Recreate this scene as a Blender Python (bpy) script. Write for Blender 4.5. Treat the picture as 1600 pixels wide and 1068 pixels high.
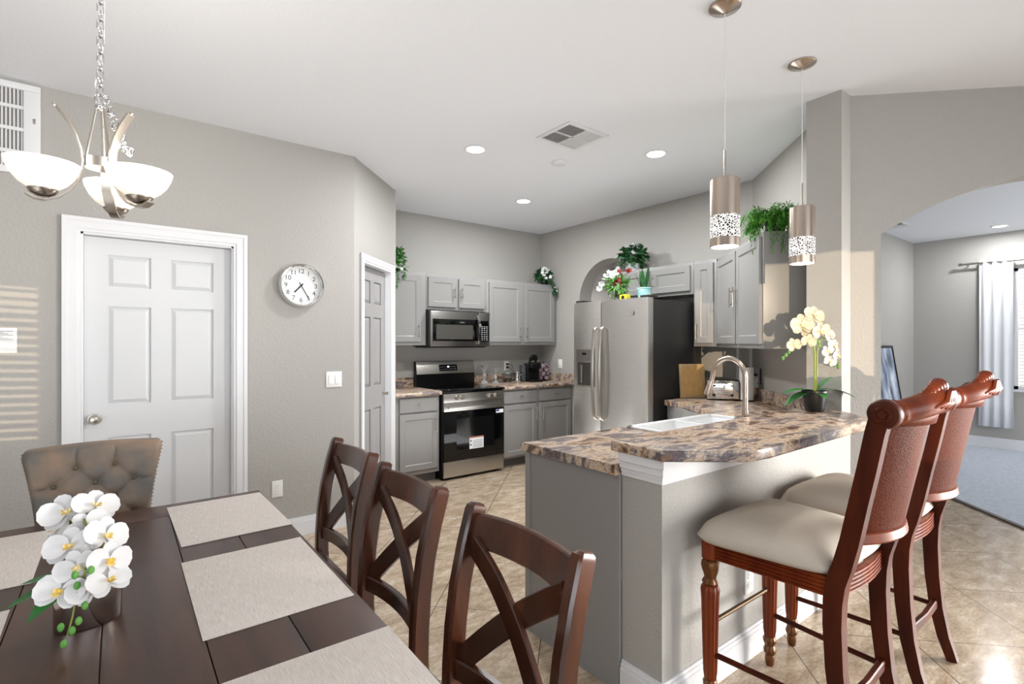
import bpy, bmesh, math, random
from mathutils import Vector, Matrix
random.seed(7)
for o in list(bpy.data.objects): bpy.data.objects.remove(o)
S = bpy.context.scene
C = S.collection
PI = math.pi
R = math.radians
SQ = 2 ** -.5

# ------------------------------------------------------------------ camera
cam = bpy.data.objects.new('camera', bpy.data.cameras.new('camera'))
C.objects.link(cam)
cam.location = (0, 0, 1.40)
cam.rotation_euler = (PI / 2, 0, R(-37.5))
cam.data.lens = 18.0
cam.data.sensor_width = 36.0
cam.data.shift_y = 1 / 1600
cam.data.clip_start = .02
S.camera = cam

# ------------------------------------------------------------------ view, sky, sun, lights
S.view_settings.view_transform = 'Standard'
S.view_settings.look = 'None'
S.view_settings.gamma = 1
S.view_settings.use_curve_mapping = False
S.view_settings.exposure = -0.05
w = bpy.data.worlds.new('world'); S.world = w
w.use_nodes = True
w.node_tree.nodes['Background'].inputs[0].default_value = (.93, .96, 1, 1)
w.node_tree.nodes['Background'].inputs[1].default_value = 1.0

def light(name, kind, loc, energy, color=(1, 1, 1), **kw):
    l = bpy.data.lights.new(name, kind)
    l.energy = energy; l.color = color
    target = kw.pop('target', None)
    for k, v in kw.items(): setattr(l, k, v)
    o = bpy.data.objects.new(name, l); C.objects.link(o); o.location = loc
    if target is not None:
        o.rotation_euler = (Vector(target) - Vector(loc)).to_track_quat('-Z', 'Y').to_euler()
    return o
# low evening sun coming in through the windows behind the camera
light('sun', 'SUN', (-6, -6, 3), 2.6, (1, .80, .56), angle=R(.18), target=(-6 + .7071, -6 + .7071, 3 - .03))
# soft daylight from the living side, and added fill lamps without a real source
light('dining_fill', 'AREA', (1.6, -3.0, 1.35), 86, (.89, .945, 1), shape='RECTANGLE', size=3.0, size_y=2.1, target=(1.2, 1.2, .8))  # added fill in front of the closed rear wall
light('daylight_living', 'AREA', (5.6, -1.9, 1.05), 95, (1, .97, .92), shape='RECTANGLE', size=1.8, size_y=1.6, target=(1.7, 1.15, .45), spread=R(70))
light('breakfast_fill', 'AREA', (-2.5, -1.8, 1.0), 40, (.89, .945, 1), shape='RECTANGLE', size=2.4, size_y=1.5, target=(.4, 3.6, .5), spread=R(120))  # added fill from the left, evens out the walls
light('floor_bounce_fill', 'AREA', (-1.5, .8, .2), 16, (.92, .96, 1), shape='RECTANGLE', size=1.8, size_y=3.0, target=(-1.1, .9, 2.8), spread=R(120))  # added lamp aimed up, stands in for floor bounce on the ceiling
light('kitchen_bounce_fill', 'AREA', (2.75, 3.3, .2), 20, (.95, .97, 1), shape='RECTANGLE', size=1.0, size_y=1.6, target=(2.76, 3.3, 2.8))  # added uplight that lifts the back of the kitchen ceiling
light('carpet_room_fill', 'AREA', (7.0, -1.8, 1.4), 70, (.92, .96, 1), shape='RECTANGLE', size=2.4, size_y=2.0, target=(8.0, 2.3, 1.2))  # added fill for the room beyond the arch, no opening behind it
light('hall_fill', 'AREA', (5.2, 4.6, 2.5), 14, (1, .98, .96), shape='RECTANGLE', size=.6, size_y=.6, target=(5.4, 4.0, 1.5))  # added lamp that brightens the hall behind the fridge arch

# ------------------------------------------------------------------ materials
def lin(c):
    return tuple((x / 12.92 if x <= .04045 else ((x + .055) / 1.055) ** 2.4) for x in c)
def hexc(h):
    return lin(tuple(int(h[i:i + 2], 16) / 255 for i in (0, 2, 4)))
MATS = {}
def mat(name, col='808080', rough=.5, metal=0., spec=.5, bump=None, noise=None, coat=0., trans=0., emit=None, estr=0., ior=1.45, alpha=1.):
    """bump=(scale,strength)  noise=(scale,colour2,stretch xyz)"""
    if name in MATS: return MATS[name]
    m = bpy.data.materials.new(name); m.use_nodes = True
    nt = m.node_tree; b = nt.nodes['Principled BSDF']
    b.inputs['Base Color'].default_value = (*hexc(col), 1)
    b.inputs['Roughness'].default_value = rough
    b.inputs['Metallic'].default_value = metal
    b.inputs['Specular IOR Level'].default_value = spec
    b.inputs['Coat Weight'].default_value = coat
    b.inputs['Transmission Weight'].default_value = trans
    b.inputs['IOR'].default_value = ior
    b.inputs['Alpha'].default_value = alpha
    if emit:
        b.inputs['Emission Color'].default_value = (*hexc(emit), 1)
        b.inputs['Emission Strength'].default_value = estr
    tc = nt.nodes.new('ShaderNodeTexCoord')
    if noise:
        mp = nt.nodes.new('ShaderNodeMapping'); mp.inputs['Scale'].default_value = noise[2] if len(noise) > 2 else (1, 1, 1)
        n = nt.nodes.new('ShaderNodeTexNoise'); n.inputs['Scale'].default_value = noise[0]; n.inputs['Detail'].default_value = 6
        r = nt.nodes.new('ShaderNodeValToRGB')
        r.color_ramp.elements[0].position = .35; r.color_ramp.elements[1].position = .65
        r.color_ramp.elements[0].color = (*hexc(col), 1); r.color_ramp.elements[1].color = (*hexc(noise[1]), 1)
        nt.links.new(tc.outputs['Object'], mp.inputs[0]); nt.links.new(mp.outputs[0], n.inputs[0])
        nt.links.new(n.outputs[0], r.inputs[0]); nt.links.new(r.outputs[0], b.inputs['Base Color'])
    if bump:
        n2 = nt.nodes.new('ShaderNodeTexNoise'); n2.inputs['Scale'].default_value = bump[0]; n2.inputs['Detail'].default_value = 3
        bp = nt.nodes.new('ShaderNodeBump'); bp.inputs['Strength'].default_value = bump[1]; bp.inputs['Distance'].default_value = .004
        nt.links.new(tc.outputs['Object'], n2.inputs[0]); nt.links.new(n2.outputs[0], bp.inputs['Height'])
        nt.links.new(bp.outputs[0], b.inputs['Normal'])
    MATS[name] = m
    return m

WALL = mat('wall_paint', 'aba8a3', .6, bump=(75, .7))
CEIL = mat('ceiling_paint', 'e6e8ec', .8, bump=(60, .25))
TRIM = mat('white_trim_paint', 'e1e1e3', .35)
DOORW = mat('white_door_paint', 'd3d4d6', .4)
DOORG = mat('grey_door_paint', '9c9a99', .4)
CAB = mat('grey_cabinet_paint', '8c8b89', .32)
CABD = mat('grey_cabinet_base_paint', '918f8d', .38)
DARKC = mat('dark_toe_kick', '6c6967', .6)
STEEL = mat('stainless_steel', 'c6c3be', .32, 1., noise=(6, 'bbb8b3', (1, 1, 60)))
STEELD = mat('dark_stainless', '9c9996', .28, 1.)
NICKEL = mat('brushed_nickel', 'b9b2a8', .28, 1.)
NICKW = mat('warm_nickel', 'beb0a3', .25, 1.)
CHROME = mat('chrome', 'd8d8d8', .08, 1.)
BLACK = mat('black_plastic', '0c0c0d', .3)
BLACKG = mat('black_glass', '050506', .06)
CHAR = mat('charcoal_side', '2b2a2a', .45)
WHITEP = mat('white_plastic', 'eceae6', .35)
SINKW = mat('white_sink', 'eef0f1', .22)
GLOW = mat('lamp_glow', 'ffffff', .5, emit='fff6ea', estr=6)
BOWLG = mat('frosted_bowl_glass', 'fffaf2', .5, emit='fff3e2', estr=.5)
LEAF = mat('green_leaf', '2f6a2a', .5, noise=(30, '4c8a3a'))
LEAFD = mat('dark_green_leaf', '1f4a26', .4, noise=(20, '37683a'))
LEAFL = mat('light_green_leaf', '6fa84e', .5, noise=(30, '4c8a3a'))
FERN = mat('fern_green', '2d7318', .55, noise=(14, '63a436'))
ORCL = mat('orchid_leaf', '2f7a35', .35, noise=(8, '23582a'))
STEM = mat('green_stem', '7d8a3c', .5)
PETAL = mat('white_petal', 'dddbdb', .55)
PETALC = mat('cream_petal', 'cfc6ae', .55)
LIPY = mat('yellow_lip', 'e8c455', .5, noise=(60, 'f2e6b8'))
RED = mat('dark_red_petal', '7c1512', .5)
CARPET = mat('blue_grey_carpet', 'b8bfca', .95, bump=(400, .6), noise=(30, 'c8ced8'))
MATF = mat('placemat_weave', 'c3b9b2', .8, noise=(22, 'd8d0c9', (28, 1.2, 1)), bump=(300, .4))
SUEDE = mat('beige_suede', 'b8aea0', .85, noise=(5, 'c6bdb0'))
VELVET = mat('sun_patched_grey_velvet', '5c5c59', .6, noise=(5, '957a63'))  # tan patches are warm sunlight painted into the grey
GLASS = mat('clear_glass', 'ffffff', .02, trans=1.)
SILV = mat('mercury_silver', 'cfc6c1', .15, 1.)
GOLDW = mat('antique_gold', '6a4220', .35, .4)
TERRA = mat('teal_pot', '7fc4c9', .4, noise=(8, 'd7e6dc'))
YEL = mat('yellow_tin', 'd9cf3a', .4)
POTB = mat('black_pot', '141415', .4)
BAMBOO = mat('bamboo_board', 'a38a62', .5, noise=(4, '957a50', (1, 30, 4)))
PAPER = mat('white_paper', 'efefee', .8)
FABW = mat('white_curtain', 'e6e7ea', .8)
PINK = mat('pink_foil', 'b39aa2', .35, noise=(40, '3a3035'))

def wood(name, c1, c2, rough, stretch, coat=.3, spec=.5):
    m = mat(name, c1, rough, spec=spec, noise=(3.0, c2, stretch), coat=coat)
    m.node_tree.nodes['Principled BSDF'].inputs['Coat Roughness'].default_value = .15
    return m
ESP = wood('espresso_chair_wood', '2c160d', '542b17', .27, (4, 4, .7))
TABW = wood('espresso_table_wood', '321f18', '4a2e23', .42, (6, .8, 4), .08)
CHERRY = wood('cherry_stool_wood', '5a1d08', '7d340f', .38, (5, 5, .8), .08, .3)
CHERRYD = wood('shade_darkened_cherry_wood', '341107', '52200d', .45, (5, 5, .8), .03, .25)  # cherry darkened throughout to carry the shade on the rear post sides

def granite():
    m = bpy.data.materials.new('granite_laminate'); m.use_nodes = True
    nt = m.node_tree; b = nt.nodes['Principled BSDF']; L = nt.links.new
    b.inputs['Roughness'].default_value = .28
    tc = nt.nodes.new('ShaderNodeTexCoord')
    mp = nt.nodes.new('ShaderNodeMapping'); mp.inputs['Scale'].default_value = (1, 1.9, 1.9); mp.inputs['Rotation'].default_value = (0, 0, R(-20))
    L(tc.outputs['Object'], mp.inputs[0])
    def nz(scale, det, dist=0.):
        n = nt.nodes.new('ShaderNodeTexNoise'); n.inputs['Scale'].default_value = scale; n.inputs['Detail'].default_value = det
        n.inputs['Distortion'].default_value = dist; n.inputs['Roughness'].default_value = .72
        L(mp.outputs[0], n.inputs[0]); return n
    def ramp(src, stops):
        r = nt.nodes.new('ShaderNodeValToRGB'); e = r.color_ramp.elements
        while len(e) < len(stops): e.new(.5)
        for k, (p, c) in enumerate(stops): e[k].position = p; e[k].color = (*hexc(c), 1)
        L(src.outputs[0], r.inputs[0]); return r
    a = ramp(nz(4.4, 11, .55), [(.32, '352d2e'), (.39, '6a5347'), (.44, 'a8937d'), (.49, 'd6cabb'), (.53, 'a39a94'), (.58, '5b5965'), (.66, '94796a')])
    c = ramp(nz(24, 10, .3), [(.38, '1e1818'), (.46, '7a5f4c'), (.52, 'd9ccbd'), (.60, '8f7057'), (.68, '3b363f')])
    d = ramp(nz(1.9, 3, .8), [(.40, '77777c'), (.50, 'a8886a'), (.60, 'b9a38c')])
    x = nt.nodes.new('ShaderNodeMixRGB'); x.blend_type = 'OVERLAY'; x.inputs[0].default_value = .36; L(a.outputs[0], x.inputs[1]); L(c.outputs[0], x.inputs[2])
    y = nt.nodes.new('ShaderNodeMixRGB'); y.blend_type = 'OVERLAY'; y.inputs[0].default_value = .22; L(x.outputs[0], y.inputs[1]); L(d.outputs[0], y.inputs[2])
    L(y.outputs[0], b.inputs['Base Color'])
    return m
GRAN = granite()

def tile():
    m = bpy.data.materials.new('marble_floor_tile'); m.use_nodes = True
    nt = m.node_tree; b = nt.nodes['Principled BSDF']; L = nt.links.new
    b.inputs['Roughness'].default_value = .16; b.inputs['Specular IOR Level'].default_value = .38
    tc = nt.nodes.new('ShaderNodeTexCoord')
    mp = nt.nodes.new('ShaderNodeMapping')
    # tile rows run at 45 degrees; pitch .815 in x+y and x-y
    mp.inputs['Rotation'].default_value = (0, 0, R(45))
    mp.inputs['Location'].default_value = ((2.19 % .815) * -SQ, (4.55 % .815) * -SQ, 0)
    L(tc.outputs['Object'], mp.inputs[0])
    br = nt.nodes.new('ShaderNodeTexBrick')
    br.offset = 0; br.squash = 1
    br.inputs['Scale'].default_value = 1.0
    br.inputs['Brick Width'].default_value = .815 * SQ; br.inputs['Row Height'].default_value = .815 * SQ
    br.inputs['Mortar Size'].default_value = .0022; br.inputs['Mortar Smooth'].default_value = .1
    br.inputs['Color1'].default_value = (1, 1, 1, 1); br.inputs['Color2'].default_value = (.86, .86, .86, 1)
    L(mp.outputs[0], br.inputs[0])
    n = nt.nodes.new('ShaderNodeTexNoise'); n.inputs['Scale'].default_value = 6.5; n.inputs['Detail'].default_value = 10
    n.inputs['Roughness'].default_value = .68; n.inputs['Distortion'].default_value = .5
    mp2 = nt.nodes.new('ShaderNodeMapping'); mp2.inputs['Scale'].default_value = (1, 2.2, 1); mp2.inputs['Rotation'].default_value = (0, 0, R(30))
    L(tc.outputs['Object'], mp2.inputs[0]); L(mp2.outputs[0], n.inputs[0])
    r = nt.nodes.new('ShaderNodeValToRGB'); e = r.color_ramp.elements
    e.new(.5); e.new(.6)
    for k, (p, c) in enumerate([(.36, '86745f'), (.46, 'a8947d'), (.54, 'bcaa94'), (.64, 'd6cab9')]):
        e[k].position = p; e[k].color = (*hexc(c), 1)
    n3 = nt.nodes.new('ShaderNodeTexNoise'); n3.inputs['Scale'].default_value = 38; n3.inputs['Detail'].default_value = 8; n3.inputs['Roughness'].default_value = .75
    L(mp2.outputs[0], n3.inputs[0])
    ad = nt.nodes.new('ShaderNodeMix'); ad.inputs[0].default_value = .42
    L(n.outputs[0], ad.inputs[2]); L(n3.outputs[0], ad.inputs[3]); L(ad.outputs[0], r.inputs[0])
    mu = nt.nodes.new('ShaderNodeMixRGB'); mu.blend_type = 'MULTIPLY'; mu.inputs[0].default_value = .6
    L(r.outputs[0], mu.inputs[1]); L(br.outputs['Color'], mu.inputs[2])
    mx = nt.nodes.new('ShaderNodeMixRGB'); mx.inputs[2].default_value = (*hexc('4d443c'), 1)
    L(br.outputs['Fac'], mx.inputs[0]); L(mu.outputs[0], mx.inputs[1]); L(mx.outputs[0], b.inputs['Base Color'])
    bp = nt.nodes.new('ShaderNodeBump'); bp.inputs['Strength'].default_value = .4; bp.inputs['Distance'].default_value = .002; bp.invert = True
    L(br.outputs['Fac'], bp.inputs['Height']); L(bp.outputs[0], b.inputs['Normal'])
    return m
TILE = tile()

def crystal_band():
    m = bpy.data.materials.new('perforated_metal_band'); m.use_nodes = True
    nt = m.node_tree; b = nt.nodes['Principled BSDF']; L = nt.links.new
    b.inputs['Metallic'].default_value = 1; b.inputs['Roughness'].default_value = .3
    b.inputs['Base Color'].default_value = (*hexc('4c4340'), 1)
    tc = nt.nodes.new('ShaderNodeTexCoord')
    v = nt.nodes.new('ShaderNodeTexVoronoi'); v.feature = 'DISTANCE_TO_EDGE'; v.inputs['Scale'].default_value = 105
    L(tc.outputs['Object'], v.inputs[0])
    r = nt.nodes.new('ShaderNodeValToRGB'); r.color_ramp.elements[0].position = .09; r.color_ramp.elements[1].position = .13
    r.color_ramp.elements[0].color = (1, 1, 1, 1); r.color_ramp.elements[1].color = (0, 0, 0, 1)
    L(v.outputs['Distance'], r.inputs[0])
    em = nt.nodes.new('ShaderNodeEmission'); em.inputs[0].default_value = (1, .97, .93, 1); em.inputs[1].default_value = 1.6
    mx = nt.nodes.new('ShaderNodeMixShader')
    L(r.outputs[0], mx.inputs[0]); L(b.outputs[0], mx.inputs[1]); L(em.outputs[0], mx.inputs[2])
    L(mx.outputs[0], nt.nodes['Material Output'].inputs[0])
    return m
BAND = crystal_band()

def cane():
    m = mat('woven_leather_panel', '7a3518', .55, spec=.08)
    nt = m.node_tree; b = nt.nodes['Principled BSDF']; L = nt.links.new
    tc = nt.nodes.new('ShaderNodeTexCoord')
    v = nt.nodes.new('ShaderNodeTexVoronoi'); v.inputs['Scale'].default_value = 320
    L(tc.outputs['Object'], v.inputs[0])
    r = nt.nodes.new('ShaderNodeValToRGB')
    r.color_ramp.elements[0].color = (*hexc('6b2a08'), 1); r.color_ramp.elements[1].color = (*hexc('3d1402'), 1)
    r.color_ramp.elements[0].position = .2; r.color_ramp.elements[1].position = .75
    L(v.outputs['Distance'], r.inputs[0]); L(r.outputs[0], b.inputs['Base Color'])
    bp = nt.nodes.new('ShaderNodeBump'); bp.inputs['Strength'].default_value = .5; bp.inputs['Distance'].default_value = .002
    L(v.outputs['Distance'], bp.inputs['Height']); L(bp.outputs[0], b.inputs['Normal'])
    return m
CANE = cane()

def artmat():
    m = mat('abstract_blue_grey_paint', 'd7dde6', .6, noise=(7, '20242e', (1, 1, .35)))
    r = [n for n in m.node_tree.nodes if n.type == 'VALTORGB'][0]
    r.color_ramp.elements.new(.5).color = (*hexc('8b97ab'), 1)
    return m
ARTM = artmat()

# ------------------------------------------------------------------ mesh helpers
class MB:
    def __init__(s): s.bm = bmesh.new()
    def box(s, x0, x1, y0, y1, z0, z1, bev=0., M=None):
        vs = [Vector(p) for p in ((x0, y0, z0), (x1, y0, z0), (x1, y1, z0), (x0, y1, z0), (x0, y0, z1), (x1, y0, z1), (x1, y1, z1), (x0, y1, z1))]
        if M is not None: vs = [M @ v for v in vs]
        v = [s.bm.verts.new(p) for p in vs]
        fs = [s.bm.faces.new([v[i] for i in f]) for f in ((3, 2, 1, 0), (4, 5, 6, 7), (0, 1, 5, 4), (1, 2, 6, 5), (2, 3, 7, 6), (3, 0, 4, 7))]
        if bev:
            es = list({e for f in fs for e in f.edges})
            bmesh.ops.bevel(s.bm, geom=es, offset=bev, segments=2, affect='EDGES', profile=.6)
        return s
    def prism(s, poly, z0, z1, bev=0., M=None):
        """poly: xy outline counter-clockwise, extruded in z"""
        n = len(poly)
        f = lambda p: M @ Vector(p) if M is not None else Vector(p)
        a = [s.bm.verts.new(f((x, y, z0))) for x, y in poly]
        b = [s.bm.verts.new(f((x, y, z1))) for x, y in poly]
        fs = [s.bm.faces.new(a[::-1]), s.bm.faces.new(b)]
        for i in range(n): fs.append(s.bm.faces.new((a[i], a[(i + 1) % n], b[(i + 1) % n], b[i])))
        if bev:
            es = list(fs[1].edges) + list(fs[0].edges)
            bmesh.ops.bevel(s.bm, geom=es, offset=bev, segments=3, affect='EDGES', profile=.6)
        return s
    def slab(s, poly, y0, y1, M=None):
        """poly: xz outline, extruded in y"""
        T = Matrix(((1, 0, 0, 0), (0, 0, -1, 0), (0, 1, 0, 0), (0, 0, 0, 1)))
        if M is not None: T = M @ T
        return s.prism(poly, -y1, -y0, M=T)
    def lathe(s, prof, seg=32, c=(0, 0, 0), M=None, sx=1., sy=1., mod=None):
        rings = []
        for r, z in prof:
            ring = []
            for k in range(seg):
                t = 2 * PI * k / seg
                q = r * (1 + (mod(t, z) if mod else 0))
                p = Vector((c[0] + q * math.cos(t) * sx, c[1] + q * math.sin(t) * sy, c[2] + z))
                ring.append(s.bm.verts.new(M @ p if M is not None else p))
            rings.append(ring)
        for a, b in zip(rings, rings[1:]):
            for k in range(seg): s.bm.faces.new((a[k], a[(k + 1) % seg], b[(k + 1) % seg], b[k]))
        if prof[0][0] > 1e-6: s.bm.faces.new(rings[0][::-1])
        if prof[-1][0] > 1e-6: s.bm.faces.new(rings[-1])
        return s
    def cyl(s, p0, p1, r, seg=16, r1=None):
        p0, p1 = Vector(p0), Vector(p1)
        return s.tube([p0, p1], [r, r if r1 is None else r1], seg)
    def sweep(s, pts, sec, up=None, closed=False, scales=None):
        """sweep closed section sec [(a,b)] along pts; a along side, b along normal. up fixes side direction"""
        pts = [Vector(p) for p in pts]; n = len(pts); rings = []
        side = None
        for i, p in enumerate(pts):
            if closed: d = pts[(i + 1) % n] - pts[i - 1]
            else: d = pts[min(i + 1, n - 1)] - pts[max(i - 1, 0)]
            d.normalize()
            if up is not None:
                sd = Vector(up); sd = sd - d * sd.dot(d); sd.normalize()
            else:
                if side is None:
                    q = Vector((0, 0, 1)) if abs(d.z) < .9 else Vector((1, 0, 0))
                    sd = d.cross(q).normalized()
                else:
                    sd = side - d * side.dot(d); sd.normalize()
                side = sd
            nn = d.cross(sd)
            k = scales[i] if scales else 1.
            rings.append([s.bm.verts.new(p + sd * a * k + nn * b * k) for a, b in sec])
        m = len(sec)
        prs = list(zip(rings, rings[1:])) + ([(rings[-1], rings[0])] if closed else [])
        for a, b in prs:
            for k in range(m): s.bm.faces.new((a[k], a[(k + 1) % m], b[(k + 1) % m], b[k]))
        if not closed:
            s.bm.faces.new(rings[0][::-1]); s.bm.faces.new(rings[-1])
        return s
    def tube(s, pts, r, seg=10, closed=False):
        rs = r if isinstance(r, (list, tuple)) else [r] * len(pts)
        sec = [(math.cos(2 * PI * k / seg), math.sin(2 * PI * k / seg)) for k in range(seg)]
        return s.sweep(pts, sec, closed=closed, scales=rs)
    def strap(s, pts, wd, th, up=None, scales=None):
        a, b = wd / 2, th / 2; e = min(a, b) * .35
        sec = [(-a + e, -b), (a - e, -b), (a, -b + e), (a, b - e), (a - e, b), (-a + e, b), (-a, b - e), (-a, -b + e)]
        return s.sweep(pts, sec, up, False, scales)
    def sphere(s, c, r, seg=16, rings=10, sc=(1, 1, 1), M=None):
        prof = [(r * math.sin(PI * i / rings) if 0 < i < rings else 0., -r * math.cos(PI * i / rings)) for i in range(rings + 1)]
        T = Matrix.Translation(Vector(c)) @ (M if M is not None else Matrix()) @ Matrix.Diagonal((*sc, 1))
        vr = []
        for q, z in prof:
            if q == 0: vr.append([s.bm.verts.new(T @ Vector((0, 0, z)))])
            else: vr.append([s.bm.verts.new(T @ Vector((q * math.cos(2 * PI * k / seg), q * math.sin(2 * PI * k / seg), z))) for k in range(seg)])
        for a, b in zip(vr, vr[1:]):
            for k in range(seg):
                k2 = (k + 1) % seg
                if len(a) == 1: s.bm.faces.new((a[0], b[k2], b[k]))
                elif len(b) == 1: s.bm.faces.new((a[k], a[k2], b[0]))
                else: s.bm.faces.new((a[k], a[k2], b[k2], b[k]))
        return s
    def leaf(s, base, d, nrm, L, W, droop=0., fold=.15, n=5):
        """a bent pointed leaf"""
        base = Vector(base); d = Vector(d).normalized(); nrm = Vector(nrm)
        nrm = nrm - d * nrm.dot(d)
        if nrm.length < 1e-4: nrm = d.orthogonal()
        nrm.normalize(); sd = d.cross(nrm)
        prev = None
        for i in range(n + 1):
            t = i / n
            wv = W * .5 * (math.sin(PI * min(1, t * .97 + .03)) ** .8)
            c = base + d * L * t - nrm * droop * L * t * t
            row = [s.bm.verts.new(c - sd * wv + nrm * wv * fold), s.bm.verts.new(c), s.bm.verts.new(c + sd * wv + nrm * wv * fold)]
            if prev:
                s.bm.faces.new((prev[0], prev[1], row[1], row[0])); s.bm.faces.new((prev[1], prev[2], row[2], row[1]))
            prev = row
        return s
    def petal(s, base, d, nrm, L, W, cup=.25, n=6):
        """a rounded broad petal"""
        base = Vector(base); d = Vector(d).normalized(); nrm = Vector(nrm)
        nrm = (nrm - d * nrm.dot(d)).normalized(); sd = d.cross(nrm)
        prev = None
        for i in range(n + 1):
            t = i / n
            wv = W * .5 * math.sqrt(max(.02, 1 - (2 * (t - .56) / 1.06) ** 2)) if t < 1 else W * .16
            c = base + d * L * t + nrm * cup * L * (t * t * .7 - t * .25)
            row = [s.bm.verts.new(c + sd * wv * u + nrm * wv * .22 * (u * u)) for u in (-1, -.5, 0, .5, 1)]
            if prev:
                for k in range(4): s.bm.faces.new((prev[k], prev[k + 1], row[k + 1], row[k]))
            prev = row
        return s
    def panel_front(s, x0, x1, z0, z1, y, t=.02, stile=.055, rec=.008, slope=.010):
        """recessed-panel slab door facing -y: front face at y-t"""
        f = y - t; e = .003
        def rect(a, yy, ins):
            return [s.bm.verts.new((x, yy, z)) for x, z in ((x0 + ins, z0 + ins), (x1 - ins, z0 + ins), (x1 - ins, z1 - ins), (x0 + ins, z1 - ins))]
        rs = [rect(0, y, 0), rect(0, f + e, 0), rect(0, f, e), rect(0, f, stile), rect(0, f + rec * .35, stile + .002), rect(0, f + rec, stile + slope)]
        s.bm.faces.new(rs[0][::-1])
        for a, b in zip(rs, rs[1:]):
            for k in range(4): s.bm.faces.new((a[k], a[(k + 1) % 4], b[(k + 1) % 4], b[k]))
        s.bm.faces.new(rs[-1])
        return s
    def build(s, name, m, parent=None, loc=None, angle=38, flat=False):
        me = bpy.data.meshes.new(name)
        bmesh.ops.recalc_face_normals(s.bm, faces=s.bm.faces[:])
        s.bm.to_mesh(me); s.bm.free()
        if not flat:
            me.polygons.foreach_set('use_smooth', [True] * len(me.polygons))
            me.set_sharp_from_angle(angle=R(angle))
        me.materials.append(m)
        o = bpy.data.objects.new(name, me); C.objects.link(o)
        if parent: o.parent = parent
        if loc: o.location = loc
        return o

def tag(o, label=None, cat=None, group=None, kind=None):
    if label: o['label'] = label
    if cat: o['category'] = cat
    if group: o['group'] = group
    if kind: o['kind'] = kind
    return o
def thing(name, label, cat, loc=(0, 0, 0), rotz=0., group=None):
    o = bpy.data.objects.new(name, None); o.empty_display_size = .1; C.objects.link(o)
    o.location = loc; o.rotation_euler = (0, 0, rotz)
    return tag(o, label, cat, group)
def copy_tree(o, parent=None):
    c = o.copy(); C.objects.link(c)
    if parent: c.parent = parent
    for ch in [x for x in C.objects if x.parent == o]: copy_tree(ch, c)
    return c
def struct(name, mb, m, **k):
    return tag(mb.build(name, m, **k), kind='structure')
def arc(c, r, a0, a1, n, ax='xz'):
    out = []
    for i in range(n + 1):
        a = R(a0 + (a1 - a0) * i / n)
        u, v = r * math.cos(a), r * math.sin(a)
        out.append((c[0] + u, c[1], c[2] + v) if ax == 'xz' else (c[0], c[1] + u, c[2] + v) if ax == 'yz' else (c[0] + u, c[1] + v, c[2]))
    return out
def text(body, size, m, parent, loc, rot, name='lettering', extrude=.0006):
    cu = bpy.data.curves.new(name, 'FONT'); cu.body = body; cu.size = size; cu.align_x = 'CENTER'; cu.align_y = 'CENTER'; cu.extrude = extrude
    t = bpy.data.objects.new(name, cu); C.objects.link(t)
    dg = bpy.context.evaluated_depsgraph_get(); me = bpy.data.meshes.new_from_object(t.evaluated_get(dg))
    bpy.data.objects.remove(t)
    me.materials.append(m)
    o = bpy.data.objects.new(name, me); C.objects.link(o); o.parent = parent; o.location = loc; o.rotation_euler = rot
    return o
def Tm(loc, rz=0., rx=0., ry=0.):
    return Matrix.Translation(Vector(loc)) @ Matrix.Rotation(rz, 4, 'Z') @ Matrix.Rotation(ry, 4, 'Y') @ Matrix.Rotation(rx, 4, 'X')

# ------------------------------------------------------------------ the setting
HC = 2.84
YL, YS, XF = 3.888, 5.18, 4.45
struct('floor', MB().box(-3.3, 10.3, -3.6, 6.4, -.1, 0), TILE)
struct('ceiling', MB().box(-3.3, 10.3, -3.3, 6.4, HC, HC + .1), CEIL)
struct('floor_carpet', MB().prism([(4.75, .06), (7.0, -2.2), (10.2, -2.2), (10.2, 2.35), (7.04, 2.35)], .0005, .012), CARPET)
struct('trim_1', MB().box(-1.0, 1.6, -.02, .02, .0, .014, .004, Tm((5.895, 1.205, 0), R(45))), mat('dark_threshold', '57524e', .5))

# left wall with opening for the door
DX0, DX1, DZ = -.165, .600, 2.035
struct('wall_left', MB().slab([(-3.3, 0), (DX0 - .02, 0), (DX0 - .02, DZ + .02), (DX1 + .02, DZ + .02), (DX1 + .02, 0), (1.444, 0), (1.444, HC), (-3.3, HC)], YL, YL + .12), WALL)
# angled pantry wall
PW = 2 * .5 * (2.07 - 1.444) / SQ
PA = Tm((1.444, YL, 0), R(45))
pd0, pd1, pdz = .165, .760, 2.045
struct('wall_pantry', MB().slab([(0, 0), (pd0 - .01, 0), (pd0 - .01, pdz + .01), (pd1 + .01, pdz + .01), (pd1 + .01, 0), (PW, 0), (PW, HC), (0, HC)], 0, .11, PA), WALL)
struct('wall_pantry_return', MB().box(1.96, 2.07, 4.50, 5.3, 0, HC), WALL)
struct('wall_stove', MB().box(2.0, 4.6, YS, YS + .12, 0, HC), WALL)
# fridge wall with arched doorway behind the fridge
def arch_pts(cx, a, z0, rise, n=20, ell=True):
    out = []
    for i in range(n + 1):
        t = PI * (1 - i / n)
        out.append((cx + a * math.cos(t), z0 + rise * math.sin(t)) if ell else (cx - a + 2 * a * i / n, z0 + rise * (1 - ((i / n) * 2 - 1) ** 2)))
    return out
FW = Tm((XF, YS, 0), R(-90))
acx = YS - 3.985
struct('wall_fridge', MB().slab([(0, 0), (acx - .465, 0)] + arch_pts(acx, .465, 1.90, .465) + [(acx + .465, 0), (YS - 2.30, 0), (YS - 2.30, HC), (0, HC)], 0, .20, FW), WALL)
struct('wall_hall', MB().box(5.9, 6.0, 2.4, 6.0, 0, HC).box(4.66, 5.9, 5.2, 5.3, 0, HC), mat('hall_white_paint', 'dcdad8', .6))
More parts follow.
